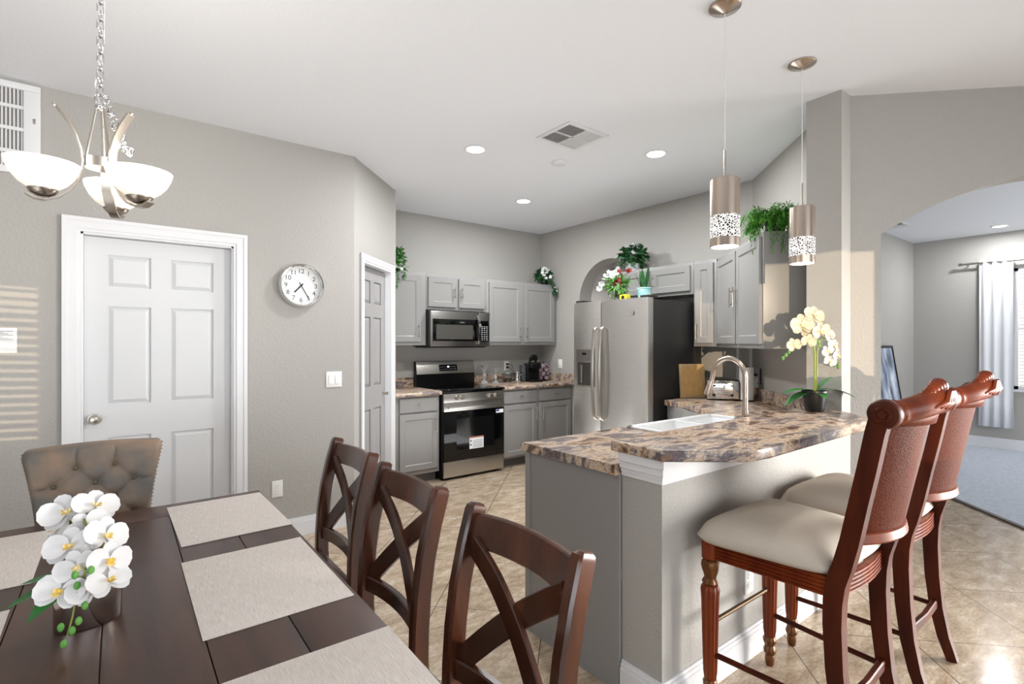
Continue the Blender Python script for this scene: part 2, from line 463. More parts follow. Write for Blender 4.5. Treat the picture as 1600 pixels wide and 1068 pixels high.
# diagonal kitchen wall, column, arched wall
struct('wall_diagonal', MB().box(0, 1.42, 0, .12, 0, HC, 0, Tm((XF, 2.30, 0), R(-135))), WALL)
struct('wall_column', MB().prism([(3.263, 1.17), (3.392, 1.17), (3.60, 1.33), (3.50, 1.43), (3.263, 1.358)], 0, HC), WALL)
AW = Tm((3.388, 1.172, 0), R(-45))
struct('wall_arch', MB().slab([(0, 0), (.168, 0)] + arch_pts(1.168, 1.0, 2.03, .325, 28, False) + [(2.168, 0), (2.6, 0), (2.6, HC), (0, HC)], 0, .14, AW), WALL)
# carpet room beyond the arch
struct('wall_carpet_left', MB().box(4.66, 9.3, 2.35, 2.45, 0, HC), WALL)
WX = 9.15
struct('wall_carpet_far', MB().slab([(0, 0), (4.6, 0), (4.6, HC), (0, HC), (0, 2.36), (2.2, 2.36), (2.2, .80), (1.10, .80), (1.10, 2.36), (0, 2.36)], 0, .12, Tm((WX, 2.40, 0), R(-90))), WALL)
# rear walls behind the camera with the windows the evening sun comes through
struct('wall_rear', MB().box(-3.32, -1.9, -3.35, -3.2, 0, HC).box(-1.9, -.8, -3.35, -3.2, 0, 1.10).box(-1.9, -.8, -3.35, -3.2, 2.12, HC).box(-.8, 10.3, -3.35, -3.2, 0, HC), WALL)
struct('wall_dining_end', MB().box(-3.32, -3.2, -3.2, .93, 0, HC).box(-3.32, -3.2, 2.0, 4.0, 0, HC).box(-3.32, -3.2, .93, 2.0, 0, .95).box(-3.32, -3.2, .93, 2.0, 1.83, HC), WALL)
struct('wall_living_end', MB().box(10.2, 10.32, -3.2, 2.4, 0, HC), WALL)
b = MB()
for k in range(19):
    b.box(.92, 2.01, -.018, .018, -.001, .001, 0, Matrix.Translation((-3.17, 0, .965 + k * .0465)) @ Matrix.Rotation(PI / 2, 4, 'Z') @ Matrix.Rotation(R(-52 if k < 16 else -25), 4, 'X'))
struct('window_2', b, WHITEP)

# baseboards: profile swept along runs
def baseboard(name, pts, h=.135):
    b = MB()
    for (x0, y0), (x1, y1) in zip(pts, pts[1:]):
        L = math.hypot(x1 - x0, y1 - y0); M = Tm((x0, y0, 0), math.atan2(y1 - y0, x1 - x0))
        b.box(0, L, -.014, -.001, 0, h - .03, 0, M).box(0, L, -.011, -.001, h - .03, h - .014, 0, M).box(0, L, -.007, -.001, h - .014, h, 0, M)
    return struct(name, b, TRIM)
baseboard('baseboard_left', [(DX1 + .09, YL), (1.444, YL), (1.444 + .09 * SQ, YL + .09 * SQ)])
baseboard('baseboard_left_far', [(-3.2, YL), (DX0 - .09, YL)])
baseboard('baseboard_arch', [(3.39, 1.17), (3.388 + .165 * SQ, 1.172 - .165 * SQ)])
baseboard('baseboard_carpet', [(4.7, 2.35), (WX, 2.35), (WX, -1.8)], .15)

# door casing with stepped profile
def casing(b, x0, x1, z1, wd, M=None, y=0.):
    for a, t in ((0., .012), (.018, .018), (wd - .022, .022)):
        e = wd - .0 if a == 0 else (wd - .022 if a == .018 else wd)
        b.box(x0 - e, x0 - a, y - t, y - .0005, 0, z1 + e, 0, M)
        b.box(x1 + a, x1 + e, y - t, y - .0005, 0, z1 + e, 0, M)
        b.box(x0 - a, x1 + a, y - t, y - .0005, z1 + a, z1 + e, 0, M)
    return b
def six_panel(b, x0, x1, z1, y, cols, rows, rec=.013):
    """door slab facing -y (front at y) with recessed, raised panels; cols/rows: lists of (a,b)"""
    xs = [x0]; zs = [.008]
    b.box(x0, x1, y + rec, y + .035, .008, z1)
    px = x0
    for a, e in cols + [(x1, None)]:
        b.box(px, a, y, y + rec, .008, z1); px = e
    for a, e in cols:
        pz = .008
        for r0, r1 in rows + [(z1, None)]:
            b.box(a, e, y, y + rec, pz, r0); pz = r1
        for r0, r1 in rows:
            i, j = .006, .028
            A = [b.bm.verts.new((x, y + rec, z)) for x, z in ((a + i, r0 + i), (e - i, r0 + i), (e - i, r1 - i), (a + i, r1 - i))]
            B = [b.bm.verts.new((x, y + .0015, z)) for x, z in ((a + j, r0 + j), (e - j, r0 + j), (e - j, r1 - j), (a + j, r1 - j))]
            for k in range(4): b.bm.faces.new((A[k], A[(k + 1) % 4], B[(k + 1) % 4], B[k]))
            b.bm.faces.new(B)
    return b
d1 = MB(); six_panel(d1, DX0, DX1, DZ - .004, YL + .045, [(-.055, .160), (.262, .500)], [(.20, .83), (1.025, 1.62), (1.735, 1.93)])
door1 = struct('door_1', d1, DOORW, angle=20)
kb = MB(); Mk = Tm((-.115, YL + .045, .945), 0, R(90))
kb.lathe([(.0, .066), (.018, .064), (.027, .054), (.029, .045), (.024, .034), (.012, .028), (.011, .010), (.033, .008), (.034, .0005)], 28, M=Mk)
kb.build('door_knob', NICKEL, door1)
cb = casing(MB(), DX0 - .012, DX1 + .012, DZ + .012, .083, None, YL)
cb.box(DX0 - .012, DX0 - .001, YL, YL + .10, 0, DZ + .012).box(DX1 + .001, DX1 + .012, YL, YL + .10, 0, DZ + .012).box(DX0 - .012, DX1 + .012, YL, YL + .10, DZ + .0, DZ + .012)
struct('trim_2', cb, TRIM, angle=20)
d2 = MB(); six_panel(d2, pd0 + .002, pd1 - .002, pdz - .01, .05, [(pd0 + .10, pd0 + .265), (pd0 + .335, pd0 + .50)], [(.20, .83), (1.025, 1.62), (1.735, 1.93)])
door2 = struct('door_2', d2, DOORG, angle=20); door2.matrix_world = PA
kb = MB(); kb.lathe([(0, .05), (.014, .048), (.016, .038), (.008, .026), (.008, .003), (.016, .0005)], 16, M=Tm((pd1 - .06, .05, .94), 0, R(90)))
kb.build('door_knob', NICKEL, door2)
cb = casing(MB(), pd0, pd1, pdz, .068, PA)
cb.box(pd0 - .009, pd0 - .001, 0, .1, 0, pdz + .004, 0, PA).box(pd1 + .001, pd1 + .009, 0, .1, 0, pdz + .004, 0, PA).box(pd0, pd1, 0, .1, pdz, pdz + .008, 0, PA)
struct('trim_3', cb, TRIM, angle=20)

# pony wall under the bar, with crown and baseboard
PX0, PY0, PY1, PZ = 1.60, 1.17, 1.36, .966
struct('wall_pony', MB().box(PX0, 3.262, PY0, PY1, 0, PZ), WALL)
def wrap(name, rows, x1):
    b = MB()
    for z0, z1, t in rows:
        b.prism([(PX0 - t, PY0 - t), (x1, PY0 - t), (x1, PY0 - .0005), (PX0 - .0005, PY0 - .0005), (PX0 - .0005, PY1 - .002), (PX0 - t, PY1 - .002)], z0, z1)
    return struct(name, b, TRIM, angle=15)
wrap('trim_4', ((.872, .890, .006), (.890, .905, .011), (.905, .935, .018), (.935, .9665, .028)), 3.262)
wrap('baseboard_pony', ((0, .105, .016), (.105, .122, .012), (.122, .135, .007)), 3.39)

# far window with blinds
b = MB()
FWm = Tm((WX, 2.40, 0), R(-90))
b.box(1.10, 1.14, .02, .10, .80, 2.36, 0, FWm).box(2.16, 2.20, .02, .10, .80, 2.36, 0, FWm).box(1.10, 2.20, .02, .10, .80, .84, 0, FWm).box(1.10, 2.20, .02, .10, 2.32, 2.36, 0, FWm).box(1.10, 2.20, .03, .08, 1.56, 1.60, 0, FWm).box(1.08, 2.22, -.02, .02, .77, .80, 0, FWm)
win = struct('window_1', b, TRIM)
b = MB()
for k in range(34):
    z = .86 + k * .043
    b.box(1.145, 2.155, -.004, .022, -.001, .001, 0, FWm @ Tm((0, .03, z), 0, R(-32)))
b.build('blind', WHITEP, win)
MB().box(1.14, 2.16, .088, .092, .84, 2.32, 0, FWm).build('pane', mat('bright_window_pane', 'e8e6e2', .2, emit='f3ebe0', estr=1.1), win)

# ------------------------------------------------------------------ kitchen cabinets
def pull(parent, x, z, y, L=.13, vertical=True, m=NICKEL, r=.0055):
    b = MB()
    if vertical:
        b.cyl((x, y - .032, z - L / 2), (x, y - .032, z + L / 2), r, 10)
        for q in (-.32, .32): b.cyl((x, y - .001, z + q * L), (x, y - .032, z + q * L), r * .8, 8)
    else:
        b.cyl((x, y - .001, z), (x, y - .026, z), .0055, 8); b.cyl((x - L / 2, y - .026, z), (x + L / 2, y - .026, z), r, 10)
    return b.build('handle', m, parent)
def cabinet(name, label, loc, rz, w, d, z0, z1, doors=(), drawers=(), toe=0., body=None, m=CAB, group=None, cat='cabinet', topless=False):
    """front faces local -y at y=0; x runs left to right seen from the front"""
    t = thing(name, label, cat, loc, rz, group)
    b = body or MB()
    if body is None:
        if topless:
            b.box(0, w, 0, .019, z0 + toe, z1).box(0, .016, .019, d, z0 + toe, z1).box(w - .016, w, .019, d, z0 + toe, z1)
        else: b.box(0, w, 0, d, z0 + toe, z1, .0015)
    b.build('body', m, t, angle=20)
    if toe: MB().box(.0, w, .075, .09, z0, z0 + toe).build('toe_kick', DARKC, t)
    for x0, x1, a, e, hs in doors:
        dr = MB().panel_front(x0, x1, a, e, -.001).build('door', m, t, angle=20)
        if hs:
            hx = x1 - .028 if hs[0] == 'r' else x0 + .028
            hz = a + .115 if hs[1] == 'b' else e - .115
            if hs[1] == 'm': hz = (a + e) / 2
            pull(dr, hx, hz, -.021, .15 if e - a > .4 else .12)
    for x0, x1, a, e in drawers:
        dr = MB().box(x0, x1, -.021, -.001, a, e, .003).build('drawer', m, t, angle=20)
        pull(dr, (x0 + x1) / 2, (a + e) / 2, -.021, .045, False)
    return t
UB, UT = 1.372, 2.13
cabinet('upper_cabinet', 'single-door grey wall cabinet nearest the pantry, with trailing ivy on top', (2.075, 4.851, 0), 0, .498, .328, UB, UT, [(.03, .432, 1.408, 2.096, 'rb')], group='grey wall cabinets')
cabinet('upper_cabinet', 'short two-door grey wall cabinet right above the microwave', (2.575, 4.851, 0), 0, .768, .328, 1.752, UT, [(.02, .362, 1.782, 2.10, 'rm'), (.398, .738, 1.782, 2.10, 'lm')], group='grey wall cabinets')
cabinet('upper_cabinet', 'tall two-door grey wall cabinet above the coffee maker, in the room corner', (3.345, 4.851, 0), 0, 1.08, .328, UB, UT, [(.036, .508, 1.408, 2.096, 'rb'), (.556, 1.038, 1.408, 2.096, 'lb')], group='grey wall cabinets')
cabinet('upper_cabinet', 'low two-door grey wall cabinet above the refrigerator', (4.121, 3.60, 0), R(-90), .928, .328, 1.84, UT, [(.03, .445, 1.87, 2.10, 'rm'), (.475, .90, 1.87, 2.10, 'lm')], group='grey wall cabinets')
cabinet('upper_cabinet', 'narrow one-door grey wall cabinet right of the refrigerator', (4.121, 2.669, 0), R(-90), .222, .328, 1.366, UT, [(.018, .198, 1.395, 2.10, 'lb')], group='grey wall cabinets')
cabinet('upper_cabinet', 'angled two-door grey wall cabinet with the fern on top, beside the column', (4.118, 2.436, 0), R(-135), 1.11, .328, 1.36, 2.125, [(.03, .56, 1.39, 2.095, 'rm'), (.59, 1.09, 1.39, 2.095, 'lm')], group='grey wall cabinets')
# base cabinets on the stove wall
cabinet('base_cabinet', 'grey base cabinet left of the range, one drawer over one door', (2.075, 4.571, 0), 0, .50, .60, 0, .872, [(.06, .475, .145, .70, 'rt')], [(.06, .475, .722, .853)], toe=.10, m=CABD, group='grey base cabinets on the stove wall')
cabinet('base_cabinet', 'grey two-door base cabinet right of the range with two drawers', (3.358, 4.571, 0), 0, 1.09, .60, 0, .872, [(.02, .50, .125, .70, 'rt'), (.545, 1.045, .125, .70, 'lt')], [(.02, .50, .722, .853), (.545, 1.045, .722, .853)], toe=.10, m=CABD, group='grey base cabinets on the stove wall')
# worktops
def rolled(b, x0, x1, y0, y1, z0, z1):
    """slab with rounded front (y0) edge"""
    n = 6; r = (z1 - z0) / 2
    prof = [(y0 + r - r * math.sin(PI * i / n), z0 + r - r * math.cos(PI * i / n)) for i in range(n + 1)] + [(y1, z1), (y1, z0)]
    M = Matrix(((0, 0, 1, 0), (1, 0, 0, 0), (0, 1, 0, 0), (0, 0, 0, 1)))
    return b.prism(prof, x0, x1, M=M)
b = rolled(MB(), 2.073, 2.581, 4.515, 5.178, .873, .914); t = b.build('worktop', GRAN); tag(t, 'short granite-pattern worktop between pantry and range', 'countertop')
MB().box(2.073, 2.581, 5.155, 5.178, .9145, 1.015).build('backsplash', GRAN, t)
b = rolled(MB(), 3.353, 4.447, 4.515, 5.178, .873, .914); t = b.build('worktop', GRAN); tag(t, 'granite-pattern worktop carrying the coffee maker, right of the range', 'countertop')
MB().box(3.353, 4.425, 5.155, 5.178, .9145, 1.015).box(4.425, 4.447, 4.53, 5.178, .9145, 1.015).build('backsplash', GRAN, t)

# peninsula cabinets
t = thing('peninsula_cabinet', 'long grey peninsula base cabinet with plain end panel behind the half wall', 'cabinet', (1.585, 1.362, 0))
MB().box(0, .018, .002, .59, 0, .872).box(-.006, 0, .555, .59, 0, .872, .001).box(-.004, 0, .002, .555, 0, .012).build('end_panel', mat('grey_end_panel', '918f8d', .45), t)
MB().box(.018, 1.55, .555, .585, .10, .872).build('body', CABD, t)
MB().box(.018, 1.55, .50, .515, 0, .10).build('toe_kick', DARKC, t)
for k in range(3):
    M = Tm((.50 + k * .50, .587, 0), PI)
    mb = MB(); mb.panel_front(.02, .48, .13, .85, 0); mb.bm.transform(M)
    mb.build('door', CABD, t, angle=20)
t = thing('base_cabinet', 'grey corner base cabinet between the refrigerator and the peninsula', 'cabinet', (3.70, 2.655, 0))
MB().box(0, .74, -.022, -.004, 0, .872).prism([(0, -.022), (.02, -.022), (-.40, -.66), (-.42, -.66)][::-1], .1, .872).build('body', CABD, t)
# lower counter of the peninsula with the sink cut out
SX0, SX1, SY0, SY1 = 2.30, 3.14, 1.43, 1.925
b = MB()
n = 5; r = .0205
M = Matrix(((0, 0, 1, 0), (-1, 0, 0, 3.33), (0, 1, 0, 0), (0, 0, 0, 1)))
def cnt(poly): b.prism(poly, .873, .914)
def nose(x0, x1):
    prof = [(1.36 + r - r * math.sin(PI * i / n), .873 + r - r * math.cos(PI * i / n)) for i in range(n + 1)] + [(1.405, .914), (1.405, .873)]
    b.prism(prof, x0, x1, M=M)
cnt([(1.562, 1.362), (SX0 + .02, 1.362), (SX0 + .02, 1.925), (1.562, 1.925)]); nose(1.562, SX0 + .02)
cnt([(SX0 + .02, 1.362), (SX1 - .02, 1.362), (SX1 - .02, SY0 + .02), (SX0 + .02, SY0 + .02)])
cnt([(SX0 + .02, SY1 - .02), (SX1 - .02, SY1 - .02), (SX1 - .02, 1.925), (SX0 + .02, 1.925)]); nose(SX0 + .02, SX1 - .02)
cnt([(SX1 - .02, 1.362), (3.258, 1.362), (3.50, 1.436), (4.448, 2.302), (4.448, 2.655), (3.66, 2.655), (3.60, 2.42), (3.28, 1.97), (SX1 - .02, 1.97)])
t = b.build('worktop', GRAN); tag(t, 'lower granite-pattern worktop of the peninsula around the white sink', 'countertop')
b = MB().box(.05, 1.30, -.024, -.002, .9145, 1.015, 0, Tm((XF, 2.30, 0), R(-135))).box(4.426, 4.447, 2.33, 2.655, .9145, 1.015)
b.build('backsplash', GRAN, t)
# bar top
poly = [(1.565, 1.388), (1.557, 1.14), (1.79, .955), (1.85, .938), (1.93, .935), (3.00, .940), (3.05, .955), (3.262, 1.15), (3.262, 1.388)]
t = MB().prism(poly, .967, 1.010, .008).build('breakfast_counter', GRAN); tag(t, 'raised granite-pattern breakfast bar top on the half wall', 'countertop')
# sink
t = thing('sink', 'white double-bowl drop-in sink in the peninsula worktop', 'sink', (2.72, 1.677, .914))
b = MB(); hx, hy = .42, .2475
def ring(bb, x0, x1, y0, y1, dx, dz):
    V = lambda i, z: [bb.bm.verts.new((x, y, z)) for x, y in ((x0 + i, y0 + i), (x1 - i, y0 + i), (x1 - i, y1 - i), (x0 + i, y1 - i))]
    return V
b.box(-hx, hx, -hy, -hy + .085, .0005, .012, .004).box(-hx, hx, hy - .035, hy, .0005, .012, .004)
b.box(-hx, -hx + .035, -hy, hy, .0005, .012, .004).box(hx - .035, hx, -hy, hy, .0005, .012, .004).box(-.016, .016, -hy + .02, hy - .02, -.02, .010, .004)
b.build('rim', SINKW, t)
for x0, x1 in ((-hx + .03, -.014), (.014, hx - .03)):
    b = MB(); lv = []
    for i, z in ((0, .006), (.012, -.02), (.022, -.14), (.05, -.155)):
        lv.append([b.bm.verts.new(p) for p in ((x0 + i, -hy + .08 + i, z), (x1 - i, -hy + .08 + i, z), (x1 - i, hy - .03 - i, z), (x0 + i, hy - .03 - i, z))])
    for a, e in zip(lv, lv[1:]):
        for k in range(4): b.bm.faces.new((a[k], a[(k + 1) % 4], e[(k + 1) % 4], e[k]))
    b.bm.faces.new(lv[-1])
    b.build('basin', SINKW, t)
# faucet
t = thing('faucet', 'tall brushed gooseneck pull-down faucet behind the sink', 'faucet', (2.745, 1.46, .9265))
b = MB().lathe([(.031, 0), (.031, .006), (.021, .014), (.018, .05), (.0165, .10)], 20)
b.build('base', NICKW, t)
pts = [(0, 0, .09), (0, 0, .16), (0, 0, .25)] + [(-.005 * i / 12, .095 - .095 * math.cos(R(15 * i)), .285 + .10 * math.sin(R(15 * i))) for i in range(12)]
pts += [(-.01, .198, .245)]
b = MB().tube(pts, .0145, 14); b.build('spout', NICKW, t)
b = MB().tube([(-.010, .196, .252), (-.012, .202, .235), (-.016, .216, .18), (-.017, .219, .168)], [.0155, .0175, .0255, .0245], 16); b.build('spray_head', NICKW, t)
b = MB().cyl((-.004, .006, .045), (-.055, .012, .052), .013, 14).cyl((-.055, .012, .052), (-.068, .014, .053), .0165, 14).build('lever', NICKEL, t)

# ------------------------------------------------------------------ appliances
# range
t = thing('range', 'stainless electric range with black glass oven door and cooktop', 'stove', (2.588, 4.52, 0))
W_ = .758
MB().box(0, W_, .012, .635, .03, .893).box(.03, .06, .05, .08, 0, .03).box(W_ - .06, W_ - .03, .05, .08, 0, .03).box(.03, .06, .56, .59, 0, .03).box(W_ - .06, W_ - .03, .56, .59, 0, .03).build('body', BLACK, t)
MB().box(.005, W_ - .003, -.012, .011, .03, .190, .003).build('drawer_panel', STEEL, t)
dr = MB().box(.004, W_ - .004, -.022, .011, .196, .698, .004).build('oven_door', BLACKG, t)
MB().box(.004, W_ - .004, -.022, .011, .700, .786, .003).build('door_trim', STEEL, dr)
MB().box(.15, .62, -.0228, -.0221, .30, .62).build('window', mat('oven_window', '101011', .08), dr)
b = MB().box(.03, W_ - .03, -.072, -.048, .728, .758, .009).box(.06, .085, -.05, -.021, .733, .753, .003).box(W_ - .085, W_ - .06, -.05, -.021, .733, .753, .003); b.build('handle', STEEL, dr)
st = MB().box(.305, .482, -.0242, -.0231, .293, .418).build('caution_sticker', PAPER, dr)
MB().box(.305, .482, -.0248, -.0243, .404, .418).build('sticker_header', mat('red_print', 'b06a60', .6), st)
b = MB()
for k in range(7): b.box(.345, .47, -.0247, -.0243, .305 + k * .0125, .309 + k * .0125)
b.box(.312, .332, -.0247, -.0243, .365, .388).box(.312, .332, -.0247, -.0243, .325, .346)
b.build('sticker_print', mat('grey_print', '6d7580', .7), st)
st = MB().box(.645, .742, -.0242, -.0231, .642, .680).build('energy_sticker', PAPER, dr)
MB().box(.648, .684, -.0248, -.0243, .656, .677).build('sticker_mark', mat('blue_print', '2f3f9a', .6), st)
cp = MB().box(.003, W_ - .003, -.018, .011, .790, .880, .003).build('control_panel', STEEL, t)
for x in (.145, .212, .572, .642):
    MB().lathe([(.024, .0005), (.024, .006), (.021, .009), (.0195, .032), (.016, .036), (0, .036)], 24, M=Tm((x, -.0185, .836), 0, R(90))).build('knob', NICKEL, cp)
MB().box(-.003, W_ + .003, -.028, .57, .894, .914, .004).build('cooktop', BLACKG, t)
b = MB(); b.prism([(.575, .894), (.635, .894), (.635, 1.19), (.60, 1.19), (.572, 1.045), (.575, 1.035)], 0, W_, M=Matrix(((0, 0, 1, 0), (1, 0, 0, 0), (0, 1, 0, 0), (0, 0, 0, 1))))
b.build('backguard', BLACK, t, angle=20)
Mb = Matrix(((1, 0, 0, 0), (0, 1, 0, .570), (0, 0, 1, 1.040), (0, 0, 0, 1))) @ Matrix.Rotation(R(-10.9), 4, 'X')
bg = MB().box(.002, W_ - .002, -.006, .001, .008, .150, .003, Mb).build('backguard_panel', STEEL, t)
ds = MB().box(.285, .520, -.0075, -.0062, .038, .110, 0, Mb).build('display', BLACKG, bg)
for r_ in range(2):
    for k in range(8):
        if not (r_ == 1 and k in (3, 4)): MB().box(.298 + k * .027, .313 + k * .027, -.0082, -.0076, .055 + r_ * .026, .060 + r_ * .026, 0, Mb).build('touch_key', mat('pale_print', 'b9babb', .5), ds)
MB().box(.390, .416, -.0084, -.0076, .078, .092, 0, Mb).build('clock_digits', mat('display_light', 'e8f4f4', .5, emit='dff2f2', estr=2.5), ds)

# microwave
t = thing('microwave', 'stainless over-the-range microwave with curved handle', 'microwave', (2.583, 4.775, 1.357))
Wm, Hm = .754, .385
MB().box(0, Wm, .02, .40, 0, Hm, .003).build('body', CHAR, t)
dr = MB().box(.002, .60, -.012, .019, .004, Hm - .004, .008).build('door', STEELD, t)
wn = MB().box(.025, .592, -.0145, -.0125, .060, .295, .0008).build('window', BLACKG, dr)
MB().box(.065, .525, -.0158, -.0147, .080, .235).build('window_screen', mat('window_mesh', '45433f', .25), wn)
MB().box(.355, .415, -.0158, -.0147, .258, .267).build('maker_mark', mat('mark_silver', 'c9c9c9', .3, .8), wn)
b = MB(); b.strap([(.592, -.014, .03), (.592, -.040, .07), (.592, -.055, .13), (.592, -.058, .185), (.592, -.055, .24), (.592, -.040, .30), (.592, -.014, .345)], .03, .012, up=(1, 0, 0)); b.build('handle', CHROME, dr)
cp = MB().box(.603, Wm - .002, -.012, .019, .004, Hm - .004, .006).build('control_panel', STEELD, t)
kp = MB().box(.622, Wm - .018, -.0145, -.0125, .055, .285).build('keypad', BLACKG, cp)
for r_ in range(8):
    for k in range(3): MB().box(.638 + k * .032, .656 + k * .032, -.0155, -.0146, .070 + r_ * .021, .077 + r_ * .021).build('touch_key', mat('pale_print', 'b9babb', .5), kp)
MB().box(.02, Wm - .02, .05, .38, -.012, .0, .002).build('vent_grille', BLACK, t)

# refrigerator
t = thing('refrigerator', 'large stainless side-by-side refrigerator with ice dispenser', 'refrigerator', (3.49, 3.575, 0), R(-90))
Wf, Hf = .888, 1.78
MB().box(.004, Wf - .004, .075, .785, .02, Hf - .015, .004).box(.05, Wf - .05, .10, .74, 0, .02).build('case', CHAR, t)
def fdoor(x0, x1):
    n = 8; q = .025
    out = [(x0, .068), (x0, q * .6)]
    for i in range(n + 1):
        u = i / n; out.append((x0 + .006 + (x1 - x0 - .012) * u, .004 - .014 * math.sin(PI * u)))
    out += [(x1, q * .6), (x1, .068)]
    return MB().prism(out, .06, Hf, .003)
FR = mat('fridge_stainless', 'c8c5c0', .34, 1., noise=(5, 'd2cfca', (1, 1, 70)))
dl = fdoor(.002, .353).build('door', FR, t, angle=30); dr = fdoor(.361, Wf - .002).build('door', FR, t, angle=30)
dl['label'] = 'narrow left freezer door with ice dispenser'; dr['label'] = 'wide right refrigerator door'
def fhandle(x, par):
    pts = [(x, -.010, .70), (x, -.045, .72)] + [(x, -.050 - .022 * math.sin(PI * i / 10), .74 + .76 * i / 10) for i in range(11)] + [(x, -.045, 1.52), (x, -.010, 1.54)]
    MB().strap(pts, .028, .018, up=(1, 0, 0)).build('handle', NICKEL, par)
fhandle(.318, dl); fhandle(.398, dr)
dp = MB().box(.055, .285, -.016, -.008, .985, 1.345, .004).build('dispenser_frame', NICKEL, dl)
MB().box(.068, .272, -.0175, -.0165, 1.225, 1.333).build('dispenser_panel', STEELD, dp)
MB().box(.078, .262, -.0175, -.0165, 1.00, 1.215).build('dispenser_recess', mat('dispenser_grey', '3c3a38', .35, .4), dp)
MB().box(.125, .145, -.026, -.018, 1.02, 1.19, .003).build('paddle', NICKEL, dp)
MB().box(.14, .19, -.0185, -.0176, 1.285, 1.305, .0).build('display', BLACKG, dp)
MB().lathe([(0, .004), (.016, .004), (.018, .001)], 24, M=Tm((.73, -.0115, 1.655), 0, R(90))).build('round_emblem', mat('emblem_grey', '55524f', .3, .8), dr)
MB().lathe([(.016, .0045), (.0185, .0045), (.0185, .001), (.016, .001)], 24, M=Tm((.73, -.012, 1.655), 0, R(90))).build('emblem_ring', CHROME, dr)
for x in (.02, Wf - .10): MB().box(x, x + .08, .02, .16, Hf + .0005, Hf + .022, .003).build('hinge_cover', CHAR, t)

# ------------------------------------------------------------------ counter things
def candle(loc, h, label):
    t = thing('candle_holder', label, 'candle holder', loc, group='glass candle holders')
    k = h / .20
    MB().lathe([(.0, 0), (.050, 0), (.050, .006), (.040, .016), (.016, .034), (.013, .05), (.024, .062), (.028, .085), (.020, .11), (.015, .13), (.022, .15), (.040, .175), (.048, .195), (.048, .20), (.036, .19), (.012, .178), (0, .176)] if True else [], 20).build('stem', mat('frosted_glass', 'e9ecec', .12, trans=.75), t)
    for o in t.children: o.scale = (.8 + .2 * k, .8 + .2 * k, k)
candle((3.445, 5.03, .9145), .215, 'taller clear glass pillar candle holder beside the range')
candle((3.57, 4.98, .9145), .165, 'shorter clear glass pillar candle holder beside the range')
t = thing('storage_jar', 'small round glass jar behind the steel creamer', 'jar', (3.79, 5.03, .9145))
MB().lathe([(0, 0), (.045, 0), (.055, .02), (.058, .06), (.05, .09), (.035, .10), (.033, .098), (.045, .085), (.052, .06), (.05, .022), (.04, .006), (0, .006)], 20).build('glass_body', GLASS, t)
MB().lathe([(0, .008), (.044, .008), (.049, .03), (.049, .045), (0, .048)], 20).build('contents', mat('brown_beans', '6d5a48', .8, noise=(60, '3d4a3a')), t)
MB().lathe([(0, .101), (.038, .101), (.038, .112), (.03, .118), (0, .119)], 20).build('lid', mat('green_lid', '78877c', .4), t)
t = thing('creamer_pitcher', 'polished steel creamer pitcher in front of the glass jar', 'pitcher', (3.842, 4.90, .9145))
MB().lathe([(0, 0), (.036, 0), (.040, .01), (.038, .06), (.028, .085), (.026, .11), (.03, .125), (.027, .123), (.023, .11)], 20).build('body', CHROME, t)
MB().lathe([(0, .124), (.027, .124), (.024, .137), (.006, .141), (.006, .150), (0, .151)], 16).build('lid', CHROME, t)
MB().tube([(.03, 0, .10), (.058, 0, .095), (.062, 0, .06), (.040, 0, .03)], .005, 8).build('handle', CHROME, t)
t = thing('coffee_maker', 'black single-serve coffee maker in the counter corner', 'coffee maker', (4.11, 4.93, .9145), R(-18))
MB().box(-.085, .085, -.02, .12, 0, .225, .02).build('body', BLACK, t)
MB().box(-.08, .08, -.135, -.02, 0, .028, .008).build('drip_tray', BLACK, t)
MB().box(-.07, .07, -.12, .02, .165, .245, .025).build('brew_head', BLACK, t)
b = MB().tube([(-.035, .01, .235), (-.045, -.03, .29), (-.02, -.05, .325), (.02, -.05, .325), (.045, -.03, .29), (.035, .01, .235)], .014, 10).box(-.04, .04, -.055, -.03, .262, .325, .01); b.build('lever', BLACK, t)
MB().tube(arc((0, -.045, .285), .024, 0, 345, 16), .003, 6).build('lever_ring', CHROME, t)
MB().box(-.145, -.09, .0, .10, .0, .205, .012).build('water_tank', mat('smoky_glass', '8a8f92', .05, trans=.8), t)
MB().box(-.03, .03, -.1225, -.1205, .20, .215).build('silver_badge', CHROME, t)
t = thing('pod_carousel', 'black wire carousel full of pink foil coffee pods', 'pod holder', (4.29, 4.93, .9145))
MB().lathe([(0, 0), (.065, 0), (.065, .008), (.012, .012), (.006, .02), (.006, .235), (.010, .24), (0, .245)], 20).build('stand', BLACK, t)
for r_ in range(4):
    for k in range(6):
        a = 2 * PI * (k + .5 * (r_ % 2)) / 6 + .3
        M = Tm((.042 * math.cos(a), .042 * math.sin(a), .042 + r_ * .052), a, 0, R(90))
        MB().lathe([(0, -.004), (.016, -.004), (.0215, .028), (.0245, .029), (.0245, .031), (0, .0315)], 12, M=M).build('coffee_pod', PINK, t)
t = thing('cutting_board', 'tan bamboo cutting board leaning upright beside the refrigerator', 'cutting board', (3.975, 2.640, .9147), R(0))
MB().box(-.115, .115, 0, .022, .004, .30, .006, Tm((0, -.06, 0), R(-32), R(-6))).build('board', BAMBOO, t)
MB().box(-.088, .088, -.0015, -.0002, .03, .275, .0, Tm((0, -.06, 0), R(-32), R(-6))).build('juice_groove_panel', mat('bamboo_face', 'ad8a56', .5, noise=(4, '9f7a48', (1, 30, 4))), t)
t = thing('toaster', 'black and chrome wide-slot toaster on the corner worktop', 'toaster', (4.100, 2.385, .9147), R(-56))
MB().box(-.135, .135, -.085, .085, .008, .175, .025).build('housing', BLACK, t)
MB().box(-.125, .125, -.092, -.086, .012, .165, .004).build('chrome_front', CHROME, t)
